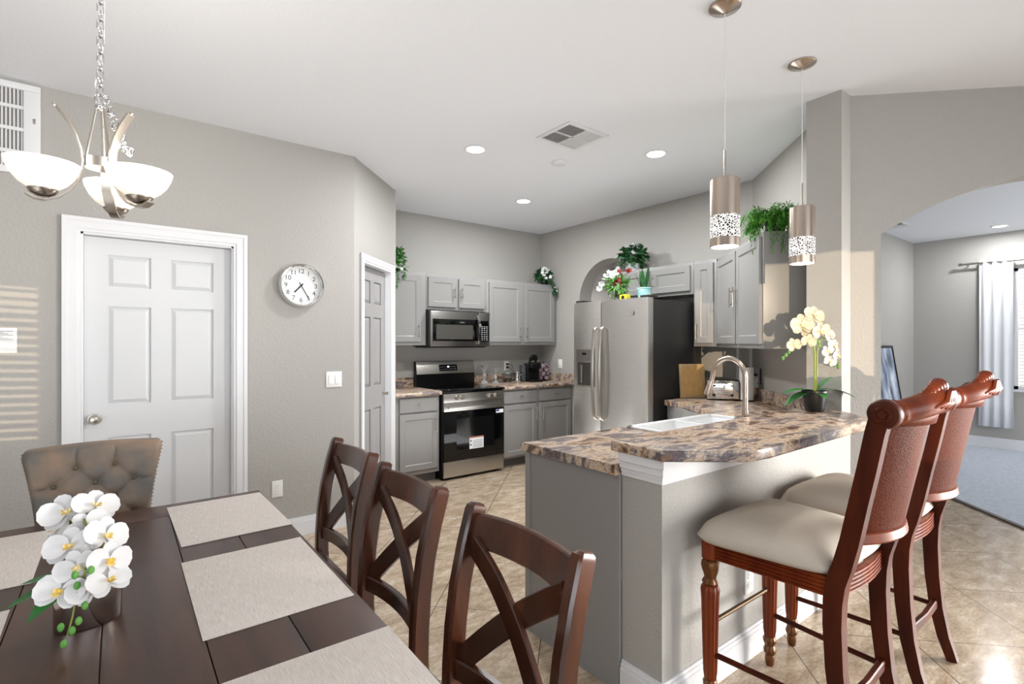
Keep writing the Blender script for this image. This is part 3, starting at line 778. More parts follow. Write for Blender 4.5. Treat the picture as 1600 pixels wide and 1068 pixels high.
for x in (-.07, .07):
    MB().box(x - .012, x + .012, -.112, -.093, .115, .13, .003).build('lever', BLACK, t)
    MB().lathe([(.013, 0), (.012, .012), (0, .013)], 16, M=Tm((x, -.0925, .045), 0, R(90))).build('dial', BLACK, t)
MB().box(-.10, .10, -.045, -.02, .174, .177).box(-.10, .10, .02, .045, .174, .177).build('slot', CHAR, t)
t = thing('paper_towel_roll', 'white paper towel roll standing behind the faucet', 'paper towel', (4.165, 2.205, .9147))
MB().lathe([(0, 0), (.062, 0), (.062, .006), (0, .008)], 24).cyl((0, 0, .006), (0, 0, .29), .006, 8).build('holder', BLACK, t)
MB().lathe([(.018, .0085), (.056, .0085), (.057, .012), (.057, .275), (.056, .278), (.018, .278)], 32).build('roll', mat('paper_towel', 'eeeeed', .9), t)

# ------------------------------------------------------------------ wall fittings
t = thing('wall_clock', 'round steel-rimmed wall clock between the two doors', 'clock', (1.046, YL - .002, 1.812))
Mc = Tm((0, 0, 0), 0, R(90))
MB().lathe([(.128, .0), (.156, .0), (.160, .02), (.157, .040), (.149, .049), (.142, .047), (.137, .036), (.136, .012), (.128, .010)], 56, M=Mc).build('rim', CHROME, t)
fc = MB().lathe([(0, .012), (.1365, .012), (.1365, .009), (0, .009)], 48, M=Mc).build('dial', mat('dial_white', 'efefee', .5), t)
INK = mat('black_ink', '151515', .5)
for k in range(1, 13):
    a = R(90 - 30 * k); rr = .104
    text(str(k), .046, INK, fc, (rr * math.cos(a), -.0122, rr * math.sin(a)), (PI / 2, 0, 0), 'numeral')
b = MB()
for k in range(60):
    a = R(6 * k); q = .122 if k % 5 else .118
    b.box(-.0007, .0007, -.0128, -.0121, q, .132, 0, Matrix.Rotation(a, 4, 'Y'))
b.build('minute_marks', INK, fc)
b = MB(); b.box(-.0045, .0045, -.0165, -.0150, -.020, .068, 0, Matrix.Rotation(R(223), 4, 'Y')); b.build('hour_hand', INK, t)
b = MB(); b.box(-.003, .003, -.0190, -.0175, -.028, .108, 0, Matrix.Rotation(R(150), 4, 'Y')).lathe([(0, .0145), (.007, .0145), (.007, .021), (0, .021)], 16, M=Mc); b.build('minute_hand', INK, t)
def plate(name, label, cat, M, w, h, kind):
    t = thing(name, label, cat); t.matrix_world = M
    MB().box(-w / 2, w / 2, -.006, -.0006, -h / 2, h / 2, .002).build('cover_plate', WHITEP, t)
    if kind == 'switch2':
        for x in (-.024, .024): MB().box(x - .016, x + .016, -.010, -.0062, -.034, .034, .0015).build('rocker', mat('switch_white', 'f6f4f0', .3), t)
    elif kind == 'switch1': MB().box(-.016, .016, -.010, -.0062, -.034, .034, .0015).build('rocker', mat('switch_white', 'f6f4f0', .3), t)
    elif kind == 'outlet':
        for z in (-.02, .02):
            o = MB().lathe([(.0165, .0062), (.0165, .0085), (0, .0085)], 20, M=Tm((0, 0, z), 0, R(90))).build('socket', mat('switch_white', 'f6f4f0', .3), t)
            MB().box(-.008, -.006, -.0092, -.0086, z - .002, z + .008).box(.006, .008, -.0092, -.0086, z - .002, z + .008).box(-.002, .002, -.0092, -.0086, z - .011, z - .007).build('slots', INK, o)
    return t
plate('light_switch', 'white double rocker light switch under the clock', 'light switch', Tm((1.287, YL, 1.124)), .118, .118, 'switch2')
plate('wall_outlet', 'white wall outlet low beside the baseboard under the clock', 'outlet', Tm((.888, YL, .367)), .072, .116, 'outlet')
plate('wall_outlet', 'white wall outlet with plugged-in black cords behind the steel creamer', 'outlet', Tm((3.883, YS, 1.109)), .072, .116, 'outlet')
t = thing('power_plug', 'black plugs and cord in the outlet behind the creamer', 'plug', (3.883, YS - .0095, 1.109))
b = MB().box(-.013, .013, -.028, -.0, .008, .032, .004).box(-.013, .013, -.028, -.0, -.032, -.008, .004).tube([(0, -.028, .02), (.03, -.06, .015), (.07, -.06, -.06), (.11, -.04, -.15)], .003, 6).tube([(0, -.028, -.02), (.03, -.05, -.03), (.06, -.05, -.09), (.10, -.05, -.15)], .003, 6)
b.build('plug_and_cord', BLACK, t)
plate('light_switch', 'white switch plate on the wall between corner and refrigerator', 'light switch', Tm((XF, 4.79, 1.131), R(-90)), .072, .116, 'switch1')
plate('light_switch', 'white switch plate in the shadow behind the pod carousel', 'light switch', Tm((4.365, YS, 1.11)), .072, .116, 'switch1')
Md = Tm((XF - .06 * SQ, 2.30 - .06 * SQ, 1.115), R(-135))
t = thing('wall_outlet', 'dark-edged outlet plate with a plugged cord behind the paper towels', 'outlet'); t.matrix_world = Md @ Tm((.10, 0, 0))
MB().box(-.062, .062, -.008, -.0006, -.062, .062, .002).build('cover_plate', mat('grey_plate', 'b9b6b6', .4), t)
MB().box(.060, .066, -.012, -.0006, -.066, .066).build('dark_edge', CHAR, t)
MB().box(-.03, -.01, -.034, -.0085, -.002, .02, .003).tube([(-.02, -.034, .008), (-.07, -.05, .012), (-.12, -.04, .002)], .003, 6).build('plug', BLACK, t)
plate('wall_outlet', 'white wall outlet on the half wall under the breakfast bar', 'outlet', Tm((2.225, PY0, .345)), .072, .116, 'outlet')
t = thing('wall_notice', 'white printed paper notice taped on the wall left of the door', 'notice', (-.55, YL - .0015, 1.412))
MB().box(-.105, .105, -.001, 0, -.068, .068).build('sheet', PAPER, t)
b = MB()
for k in range(7): b.box(-.09, .09 - (k % 3) * .02, -.0016, -.0011, .004 + k * .0075, .0065 + k * .0075)
b.build('print', mat('grey_print', '6d7580', .7), t)
# return-air grille high on the left wall
t = thing('return_air_grille', 'white louvred return-air grille high on the wall by the ceiling', 'vent', (-.66, YL - .0006, 2.575))
hw, hh = .312, .248
b = MB()
for x0, x1, z0, z1 in ((-hw, hw, hh - .035, hh), (-hw, hw, -hh, -hh + .035), (-hw, -hw + .035, -hh + .035, hh - .035), (hw - .07, hw, -hh + .035, hh - .035)): b.box(x0, x1, -.018, 0, z0, z1, .003)
for z in (-.13, -.005, .115): b.box(-hw + .035, hw - .07, -.016, -.003, z - .009, z + .009)
b.build('frame', TRIM, t)
b = MB()
for k in range(34):
    x = -hw + .042 + k * .0158
    b.box(-.0045, .0045, -.0015, .0015, -hh + .03, hh - .03, 0, Tm((x, -.008, 0), R(35)))
b.build('louvres', mat('grille_white', 'd0d0d0', .4), t)
MB().box(-hw + .03, hw - .06, -.002, 0, -hh + .03, hh - .03).build('backing', mat('duct_grey', '8b8986', .7), t)
MB().box(hw - .03, hw - .02, -.022, -.0185, .035, .065, .001).build('latch', NICKEL, t)

# ceiling fittings
def downlight(x, y, label, e):
    t = thing('recessed_light', label, 'ceiling light', (x, y, HC - .001), group='recessed ceiling lights')
    MB().lathe([(.066, -.003), (.082, -.008), (.086, -.004), (.086, 0), (.066, 0)], 36).build('trim_ring', TRIM, t)
    MB().lathe([(0, -.004), (.066, -.004), (.066, -.001), (0, -.001)], 36).build('lens', GLOW, t)
    l = light('bulb', 'AREA', (x, y, HC - .02), e, (.97, .985, 1), shape='DISK', size=.13)
downlight(2.107, 3.192, 'round recessed ceiling light left of the air vent', 30)
downlight(3.249, 2.43, 'round recessed ceiling light right of the vent, toward the pendants', 30)
downlight(3.266, 4.064, 'round recessed ceiling light deepest in the kitchen, near the corner', 30)
downlight(8.636, 1.351, 'round recessed ceiling light in the carpeted room beyond the arch', 20)
def vent(name, label, x, y, w, h, rz):
    t = thing(name, label, 'vent', (x, y, HC - .001), rz)
    MB().box(-w / 2, w / 2, -h / 2, -h / 2 + .03, -.008, 0, .002).box(-w / 2, w / 2, h / 2 - .03, h / 2, -.008, 0, .002).box(-w / 2, -w / 2 + .03, -h / 2 + .03, h / 2 - .03, -.008, 0, .002).box(w / 2 - .03, w / 2, -h / 2 + .03, h / 2 - .03, -.008, 0, .002).box(-.008, .008, -h / 2 + .03, h / 2 - .03, -.008, 0).box(-w / 2 + .03, w / 2 - .03, -.008, .008, -.008, 0).build('frame', TRIM, t)
    b = MB()
    for k in range(int((h - .06) / .017)):
        yy = -h / 2 + .036 + k * .017
        b.box(-w / 2 + .03, 0, -.006, .006, -.0008, .0008, 0, Tm((0, yy, -.006), 0, R(48))).box(0, w / 2 - .03, -.006, .006, -.0008, .0008, 0, Tm((0, yy, -.006), 0, R(-40)))
    b.build('louvres', mat('grille_white', 'd0d0d0', .4), t)
    MB().box(-w / 2 + .02, w / 2 - .02, -h / 2 + .02, h / 2 - .02, -.0015, 0).build('duct_opening', mat('duct_dark', '6a6a6a', .7), t)
vent('ceiling_vent', 'square white air vent in the kitchen ceiling', 2.51, 2.58, .38, .34, 0)
vent('ceiling_vent', 'small air vent on the ceiling of the carpeted room', 7.55, 2.10, .34, .2, 0)
t = thing('smoke_detector', 'flat round white detector on the ceiling beside the vent', 'smoke detector', (2.787, 3.011, HC - .001))
MB().lathe([(0, -.022), (.045, -.022), (.058, -.016), (.062, -.006), (.062, 0)], 32).build('cover', TRIM, t)

# pendants over the bar
def pendant(x, y, zt, label):
    t = thing('pendant_light', label, 'pendant light', (x, y, HC - .001), group='pendant lights over the bar')
    MB().lathe([(.0, -.030), (.008, -.030), (.014, -.027), (.062, -.010), (.066, -.006), (.066, 0)], 40).build('canopy', NICKW, t)
    zz = zt - HC
    MB().cyl((0, 0, -.029), (0, 0, zz + .12), .0022, 8).build('cord', mat('clear_cord', 'd9d9d9', .25), t)
    MB().cyl((0, 0, zz + .125), (0, 0, zz + .0), .005, 10).build('rod', NICKEL, t)
    r = .060
    sh = MB().lathe([(0, zz), (r - .004, zz), (r, zz - .004), (r, zz - .158), (r - .003, zz - .158), (r - .003, zz - .008), (0, zz - .008)], 48).build('shade', NICKW, t)
    MB().lathe([(r, zz - .1585), (r, zz - .252), (r - .003, zz - .252), (r - .003, zz - .1585)], 48).build('perforated_band', BAND, sh)
    MB().lathe([(r, zz - .2525), (r, zz - .290), (r - .003, zz - .290), (r - .003, zz - .2525)], 48).build('bottom_ring', NICKW, sh)
    MB().lathe([(0, zz - .281), (r - .004, zz - .281), (r - .004, zz - .278), (0, zz - .278)], 36).build('diffuser', GLOW, sh)
    light('pendant_bulb', 'SPOT', (x, y, zt - .288), 6, (1, .90, .78), spot_size=R(120), spot_blend=.6, shadow_soft_size=.05)
    light('pendant_bulb_glow', 'POINT', (x, y - .0, zt - .30), 1.2, (1, .93, .85), shadow_soft_size=.05)
pendant(2.059, 1.185, 2.100, 'left brushed cylinder pendant light over the bar, nearer its free end')
pendant(2.796, 1.185, 2.098, 'right brushed cylinder pendant light over the bar, nearer the column')

# chandelier over the dining table
cx, cy, zr = -.044, 1.933, 1.900
t = thing('chandelier', 'three-bowl brushed nickel chandelier on a chain over the dining table', 'chandelier', (cx, cy, HC - .001))
Z = zr - HC
angs = (188, -43, 73)
MB().lathe([(0, -.035), (.012, -.034), (.05, -.012), (.062, -.004), (.062, 0)], 32).build('canopy', NICKEL, t)
MB().lathe([(.030, Z + .040), (.037, Z + .040), (.037, Z + .012), (.030, Z + .012)], 32).build('hub_ring', NICKEL, t)
for k, a in enumerate(angs):
    c, s_ = math.cos(R(a)), math.sin(R(a))
    prof = [(.160, -.090), (.142, -.101), (.120, -.103), (.094, -.092), (.070, -.070), (.050, -.038), (.041, 0), (.038, .026), (.042, .060), (.053, .098), (.072, .134), (.098, .168)]
    arm = MB().strap([(q * c, q * s_, Z + z) for q, z in prof], .026, .006, up=(-s_, c, 0)).build('arm', NICKEL, t)
    MB().sphere((.100 * c, .100 * s_, Z + .170), .006, 10, 6).build('finial', NICKEL, arm)
    sx, sy = .125 * c, .125 * s_
    MB().lathe([(0, -.095), (.013, -.094), (.026, -.087), (.033, -.078), (.034, -.0745), (0, -.0745)], 28, c=(sx, sy, Z)).build('bowl_cup', NICKEL, arm)
    MB().lathe([(0, -.074), (.033, -.072), (.052, -.058), (.068, -.038), (.078, -.016), (.082, 0), (.079, 0), (.075, -.016), (.065, -.036), (.050, -.054), (.033, -.066), (0, -.068)], 40, c=(sx, sy, Z)).build('glass_bowl', BOWLG, arm)
    MB().cyl((.0335 * c, .0335 * s_, Z + .030), (.010 * c, .010 * s_, Z + .192), .003, 8).build('rod', NICKEL, t)
    light('chandelier_bulb', 'POINT', (cx + sx, cy + sy, zr + .03), 6.0, (1, .95, .88), shadow_soft_size=.05)
MB().sphere((0, 0, Z + .196), .013, 12, 8).tube([(.014 * math.cos(R(q)), 0, Z + .216 + .014 * math.sin(R(q))) for q in range(0, 360, 30)], .0025, 6, True).build('loop', CHROME, t)
def link(b, c, M, L=.030, Wd=.016, r=.0021):
    pts = []
    for i in range(16):
        a = 2 * PI * i / 16
        x = Wd / 2 * math.cos(a); z = (L / 2 - Wd / 2) * (1 if math.sin(a) > 0 else -1) + Wd / 2 * math.sin(a)
        pts.append(Vector(c) + M @ Vector((x, 0, z)))
    b.tube(pts, r, 6, True)
b = MB(); z = Z + .240; k = 0
while z < -.03:
    link(b, (0, 0, z), Matrix.Rotation(R(90 * (k % 2) + 20), 3, 'Z')); z += .0245; k += 1
b.build('chain', CHROME, t)
b = MB(); p0 = Vector((.010, -.006, Z + .19))
for k in range(13):
    u = k / 12; p = Vector((.012 + .042 * u, -.010 - .016 * u, Z + .215 - .125 * u + .012 * math.sin(k * 1.9)))
    link(b, p, Matrix.Rotation(R(90 * (k % 2) + 40), 3, 'Z') @ Matrix.Rotation(R(-22 + 30 * math.sin(k * 2.3)), 3, 'Y'), .026, .014, .0019)
for k in range(4): link(b, (.052 + .006 * k, -.024 - .004 * k, Z + .088 - .007 * k), Matrix.Rotation(R(75 + 40 * k), 3, 'Y') @ Matrix.Rotation(R(50 * k), 3, 'Z'), .026, .014, .0019)
b.build('slack_chain', CHROME, t)
MB().tube([(.004, .004, -.03), (.010, .006, -.3), (.008, .012, -.55), (-.012, .01, Z + .26), (0, .004, Z + .20)], .0022, 6).build('cord', mat('clear_cord', 'd9d9d9', .25), t)

# ------------------------------------------------------------------ carpet room furnishings
t = thing('curtain_rod', 'grey metal curtain rod over the carpet-room window', 'curtain rod', (WX, 1.0, 2.455))
b = MB().cyl((-.085, .80, 0), (-.085, -1.1, 0), .014, 14).lathe([(0, 0), (.02, .002), (.02, .03), (0, .034)], 14, M=Tm((-.085, .80, 0), 0, R(-90)))
b.build('rod', NICKEL, t)
for y in (.74, -1.0): MB().cyl((-.085, y, 0), (-.0015, y, -.015), .008, 8).build('bracket', NICKEL, t)
t = thing('curtain', 'sheer white grommet curtain hanging beside the far window', 'curtain', (WX, 1.455, .30))
b = MB(); prev = None
for i in range(41):
    u = i / 40; y = .165 - .33 * u; x = -.085 + .019 * math.sin(u * PI * 7 + .6)
    r0 = [b.bm.verts.new((x + .004 * math.sin(i), y * (1.05 if z < .2 else 1) + .0, z)) for z in (0, .3, .8, 1.4, 2.0, 2.128)] + [b.bm.verts.new((x, y, 2.195))]
    if prev:
        for k in range(6): b.bm.faces.new((prev[k], prev[k + 1], r0[k + 1], r0[k]))
    prev = r0
cu = b.build('cloth', FABW, t, angle=80)
sm = cu.modifiers.new('thickness', 'SOLIDIFY'); sm.thickness = .002
t = thing('framed_artwork', 'black-framed abstract painting leaning on the wall in the carpeted room', 'painting', (7.55, 2.335, .0125))
Ma = Tm((0, -.20, 0), 0, R(-8.3))
MB().box(-.55, .55, -.03, 0, 0, .03, .002, Ma).box(-.55, .55, -.03, 0, 1.33, 1.36, .002, Ma).box(-.55, -.52, -.03, 0, .03, 1.33, .002, Ma).box(.52, .55, -.03, 0, .03, 1.33, .002, Ma).build('frame', BLACK, t)
MB().box(-.52, .52, -.02, -.004, .03, 1.33, 0, Ma).build('canvas', ARTM, t)

# ------------------------------------------------------------------ dining set
TX0, TX1, TY0, TY1, TZ = -.545, .482, .42, 2.435, .76
t = thing('dining_table', 'dark espresso plank-top dining table set with beige placemats', 'table', ((TX0 + TX1) / 2, (TY0 + TY1) / 2, 0))
ox, oy = (TX0 + TX1) / 2, (TY0 + TY1) / 2
b = MB(); xs = [TX0, -.372, -.200, -.030, .148, .315, TX1]; g = .0011
for x0, x1 in zip(xs, xs[1:]):
    b.box(x0 - ox + (g if x0 != TX0 else 0), x1 - ox - (g if x1 != TX1 else 0), TY0 + .16 - oy, TY1 - .165 - oy, TZ - .035, TZ, .0015)
b.box(TX0 - ox, TX1 - ox, TY1 - .163 - oy, TY1 - oy, TZ - .035, TZ, .0015).box(TX0 - ox, TX1 - ox, TY0 - oy, TY0 + .158 - oy, TZ - .035, TZ, .0015)
b.box(TX0 + .002 - ox, TX1 - .002 - ox, TY0 + .002 - oy, TY1 - .002 - oy, TZ - .036, TZ - .012)
b.build('tabletop', TABW, t)
b = MB(); hx, hy = (TX1 - TX0) / 2 - .07, (TY1 - TY0) / 2 - .07
b.box(-hx, hx, -hy, -hy + .025, TZ - .135, TZ - .037).box(-hx, hx, hy - .025, hy, TZ - .135, TZ - .037).box(-hx, -hx + .025, -hy, hy, TZ - .135, TZ - .037).box(hx - .025, hx, -hy, hy, TZ - .135, TZ - .037)
b.build('apron', ESP, t)
for sx in (-1, 1):
    for sy in (-1, 1):
        x, y = sx * (hx - .22), sy * (hy - .03)
        MB().prism([(x - .045, y - .045), (x + .045, y - .045), (x + .045, y + .045), (x - .045, y + .045)], 0, TZ - .04, .004).build('leg', ESP, t)
mats_ = [(.315, 2.142, 'beige woven placemat at the far right of the table, by the door', 1), (.307, 1.515, 'beige woven placemat in the middle of the right side of the table', 0), (.312, .845, 'beige woven placemat nearest the viewer on the right side of the table', -1),
         (-.350, 2.10, 'beige woven placemat at the far left end behind the white orchid', 0), (-.368, 1.455, 'beige woven placemat half out of view left of the silver vase', 1)]
for x, y, lab, k in mats_:
    o = MB().box(-.165, .165, -.243, .243, 0, .0025, .0008).build('placemat', MATF)
    o.location = (x, y, TZ + .0004); o.rotation_euler = (0, 0, R(1.0 * k)); tag(o, lab, 'placemat', 'beige placemats on the dining table')

def dining_chair():
    """back at +x, facing -x"""
    t = thing('dining_chair', 'x', 'chair', (0, 0, 0), 0, 'cross-back dining chairs along the table')
    b = MB().prism([(-.21, -.22), (.20, -.20), (.20, .20), (-.21, .22)], .435, .470, .012); b.build('seat', ESP, t)
    b = MB().box(-.18, .17, -.19, -.17, .37, .436).box(-.18, .17, .17, .19, .37, .436).box(-.195, -.175, -.19, .19, .37, .436).box(.165, .185, -.18, .18, .37, .436); b.build('seat_frame', ESP, t)
    for s in (-1, 1):
        MB().tube([(-.185, s * .19, 0), (-.185, s * .19, .436)], [.024, .030], 4).build('front_leg', ESP, t, angle=20)
    post = [(.275, 0), (.243, .12), (.218, .25), (.203, .37), (.197, .47), (.199, .56), (.206, .66), (.220, .76), (.243, .86), (.268, .945), (.272, .957), (.274, .964)]
    for s in (-1, 1):
        b = MB(); b.strap([(x, s * .203, z) for x, z in post], .054, .037, (1, 0, 0), [1] * 10 + [.9, .62]); b.build('rear_post', ESP, t, angle=30)
    px = lambda z: next(a + (c - a) * (z - z0) / (z1 - z0) for (a, z0), (c, z1) in zip(post, post[1:]) if z0 <= z <= z1)
    bow = lambda y: .026 * (1 - (y / .19) ** 2)
    ys = [-.188 + .376 * i / 12 for i in range(13)]
    b = MB(); b.strap([(px(.900) + bow(y) + .004, y, .900 + .004 * (1 - (y / .19) ** 2)) for y in ys], .086, .024, up=(.25, 0, 1)); b.build('top_rail', ESP, t, angle=30)
    b = MB(); b.strap([(px(.55) + bow(y), y, .552) for y in ys], .055, .022, up=(0, 0, 1)); b.build('lower_rail', ESP, t, angle=30)
    for s in (-1, 1):
        pts = []
        for i in range(15):
            u = i / 14; y = s * (-.178 + .356 * u)
            z = .868 - .295 * u + .022 * math.sin(PI * u)
            pts.append((px(z) + bow(y) + s * .0045, y, z))
        b = MB(); b.strap(pts, .060, .016, up=(0, s * .64, .77)); b.build('cross_slat', ESP, t, angle=30)
    for s in (-1, 1): MB().box(-.175, .235, s * .19 - .01, s * .19 + .01, .18, .21).build('stretcher', ESP, t)
    return t
ch = dining_chair(); ch.location = (.500, .962, 0); ch['label'] = 'cross-back espresso dining chair nearest the viewer, at the front of the table'
c2 = copy_tree(ch); c2.location = (.500, 1.562, 0); c2['label'] = 'cross-back espresso dining chair in the middle of the row of three'
c3 = copy_tree(ch); c3.location = (.527, 2.150, 0); c3['label'] = 'cross-back espresso dining chair at the far end of the row, by the wall'

# tufted chair at the head of the table (faces -y)
t = thing('tufted_chair', 'grey velvet button-tufted armless chair at the head of the table', 'chair', (-.075, 2.55, 0))
b = MB(); b.prism([(-.25, -.12), (.25, -.12), (.235, .22), (-.235, .22)], .36, .48, .03); b.build('seat', VELVET, t)
for sx in (-1, 1):
    for y in (-.09, .19): MB().tube([(sx * .20, y, 0), (sx * .21, y, .36)], [.014, .024], 10).build('leg', ESP, t)
BT = [(-.115, .905), (.005, .922), (.125, .905), (-.175, .835), (-.055, .845), (.065, .850), (.180, .835), (-.115, .765), (.005, .772), (.125, .765), (-.06, .69), (.065, .69)]
BT = [(-.062, .900), (.062, .900), (-.128, .836), (0., .836), (.125, .836), (-.062, .772), (.062, .772), (-.125, .705), (0, .705), (.125, .705), (-.06, .64), (.06, .64)]
nx, nz = 72, 72
def halfw(v):  # v 0..1 bottom to top
    return .175 + .058 * v ** 1.6 - .010 * math.sin(PI * v)
def seam(x, z):
    d = 9.
    for (ax, az) in BT:
        for (bx, bz) in BT:
            L = math.hypot(ax - bx, az - bz)
            if (ax, az) < (bx, bz) and L < .10:
                u = max(0, min(1, ((x - ax) * (bx - ax) + (z - az) * (bz - az)) / (L * L)))
                d = min(d, math.hypot(x - ax - u * (bx - ax), z - az - u * (bz - az)))
    for ax, az in BT[:2]:
        if z > az: d = min(d, abs(x - ax))
    for (ax, az), s in ((BT[2], -1), (BT[4], 1)):
        if (x - ax) * s > 0: d = min(d, abs(z - az + .012 * abs(x - ax) / .1))
    return d
b = MB(); gr = []
ZT0, ZT1 = .46, .985
for j in range(nz + 1):
    v = j / nz; row = []
    for i in range(nx + 1):
        u = 2 * i / nx - 1; hw_ = halfw(v)
        corner = max(0, v - .90) / .10
        hw_ -= .022 * (1 - math.sqrt(max(0, 1 - corner ** 2)))
        x = u * hw_; z = ZT0 + (ZT1 - ZT0) * v - .010 * u * u * (v > .9) * (v - .9) * 10
        s = seam(x, z); q = 1 - math.exp(-s / .006)
        bd = min(math.hypot(x - ax, z - az) for ax, az in BT); bq = 1 - math.exp(-(bd / .020) ** 1.3)
        e = min(1, (1 - abs(u)) * 9) * min(1, (1 - v) * 12); e = math.sqrt(max(0, 1 - (1 - e) ** 2))
        y = -.005 - e * (.016 + .010 * q + .022 * bq) + .10 * v + .02 * u * u * 0
        row.append(b.bm.verts.new((x, y + .075, z)))
    gr.append(row)
for a, c in zip(gr, gr[1:]):
    for i in range(nx): b.bm.faces.new((a[i], a[i + 1], c[i + 1], c[i]))
# back shell
back = [[b.bm.verts.new((p.co.x, .125 + .10 * j / nz, p.co.z)) for p in (row[0], row[nx // 2], row[-1])] for j, row in ((0, gr[0]), (nz // 2, gr[nz // 2]), (nz, gr[-1]))]
edge = [gr[0][i] for i in range(nx + 1)] + [gr[j][nx] for j in range(1, nz + 1)] + [gr[nz][i] for i in range(nx - 1, -1, -1)] + [gr[j][0] for j in range(nz - 1, 0, -1)]
def bk(p): return b.bm.verts.new((p.co.x, .135 + .10 * (p.co.z - ZT0) / (ZT1 - ZT0), p.co.z))
for row in back:
    for v_ in row: b.bm.verts.remove(v_)
ed2 = [bk(p) for p in edge]
n_ = len(edge)
for i in range(n_): b.bm.faces.new((edge[i], edge[(i + 1) % n_], ed2[(i + 1) % n_], ed2[i]))
b.bm.faces.new(ed2[::-1])
bo = b.build('backrest', VELVET, t, angle=60)
for x, z in BT[:10]:
    v = (z - ZT0) / (ZT1 - ZT0)
    MB().sphere((x, .075 - .030 + .10 * v, z), .0115, 12, 8, (1, .6, 1)).build('tuft_button', mat('brown_button', '57503f', .5), bo)
b = MB()
for s in (-1, 1):
    for k in range(34):
        v = .02 + .94 * k / 33; corner = max(0, v - .90) / .10
        b.sphere((s * (halfw(v) - .022 * (1 - math.sqrt(max(0, 1 - corner ** 2))) + .001), .090 + .10 * v, ZT0 + (ZT1 - ZT0) * v), .0042, 8, 6)
o = b.build('nailhead_trim', CHROME, bo); o['kind'] = 'stuff'

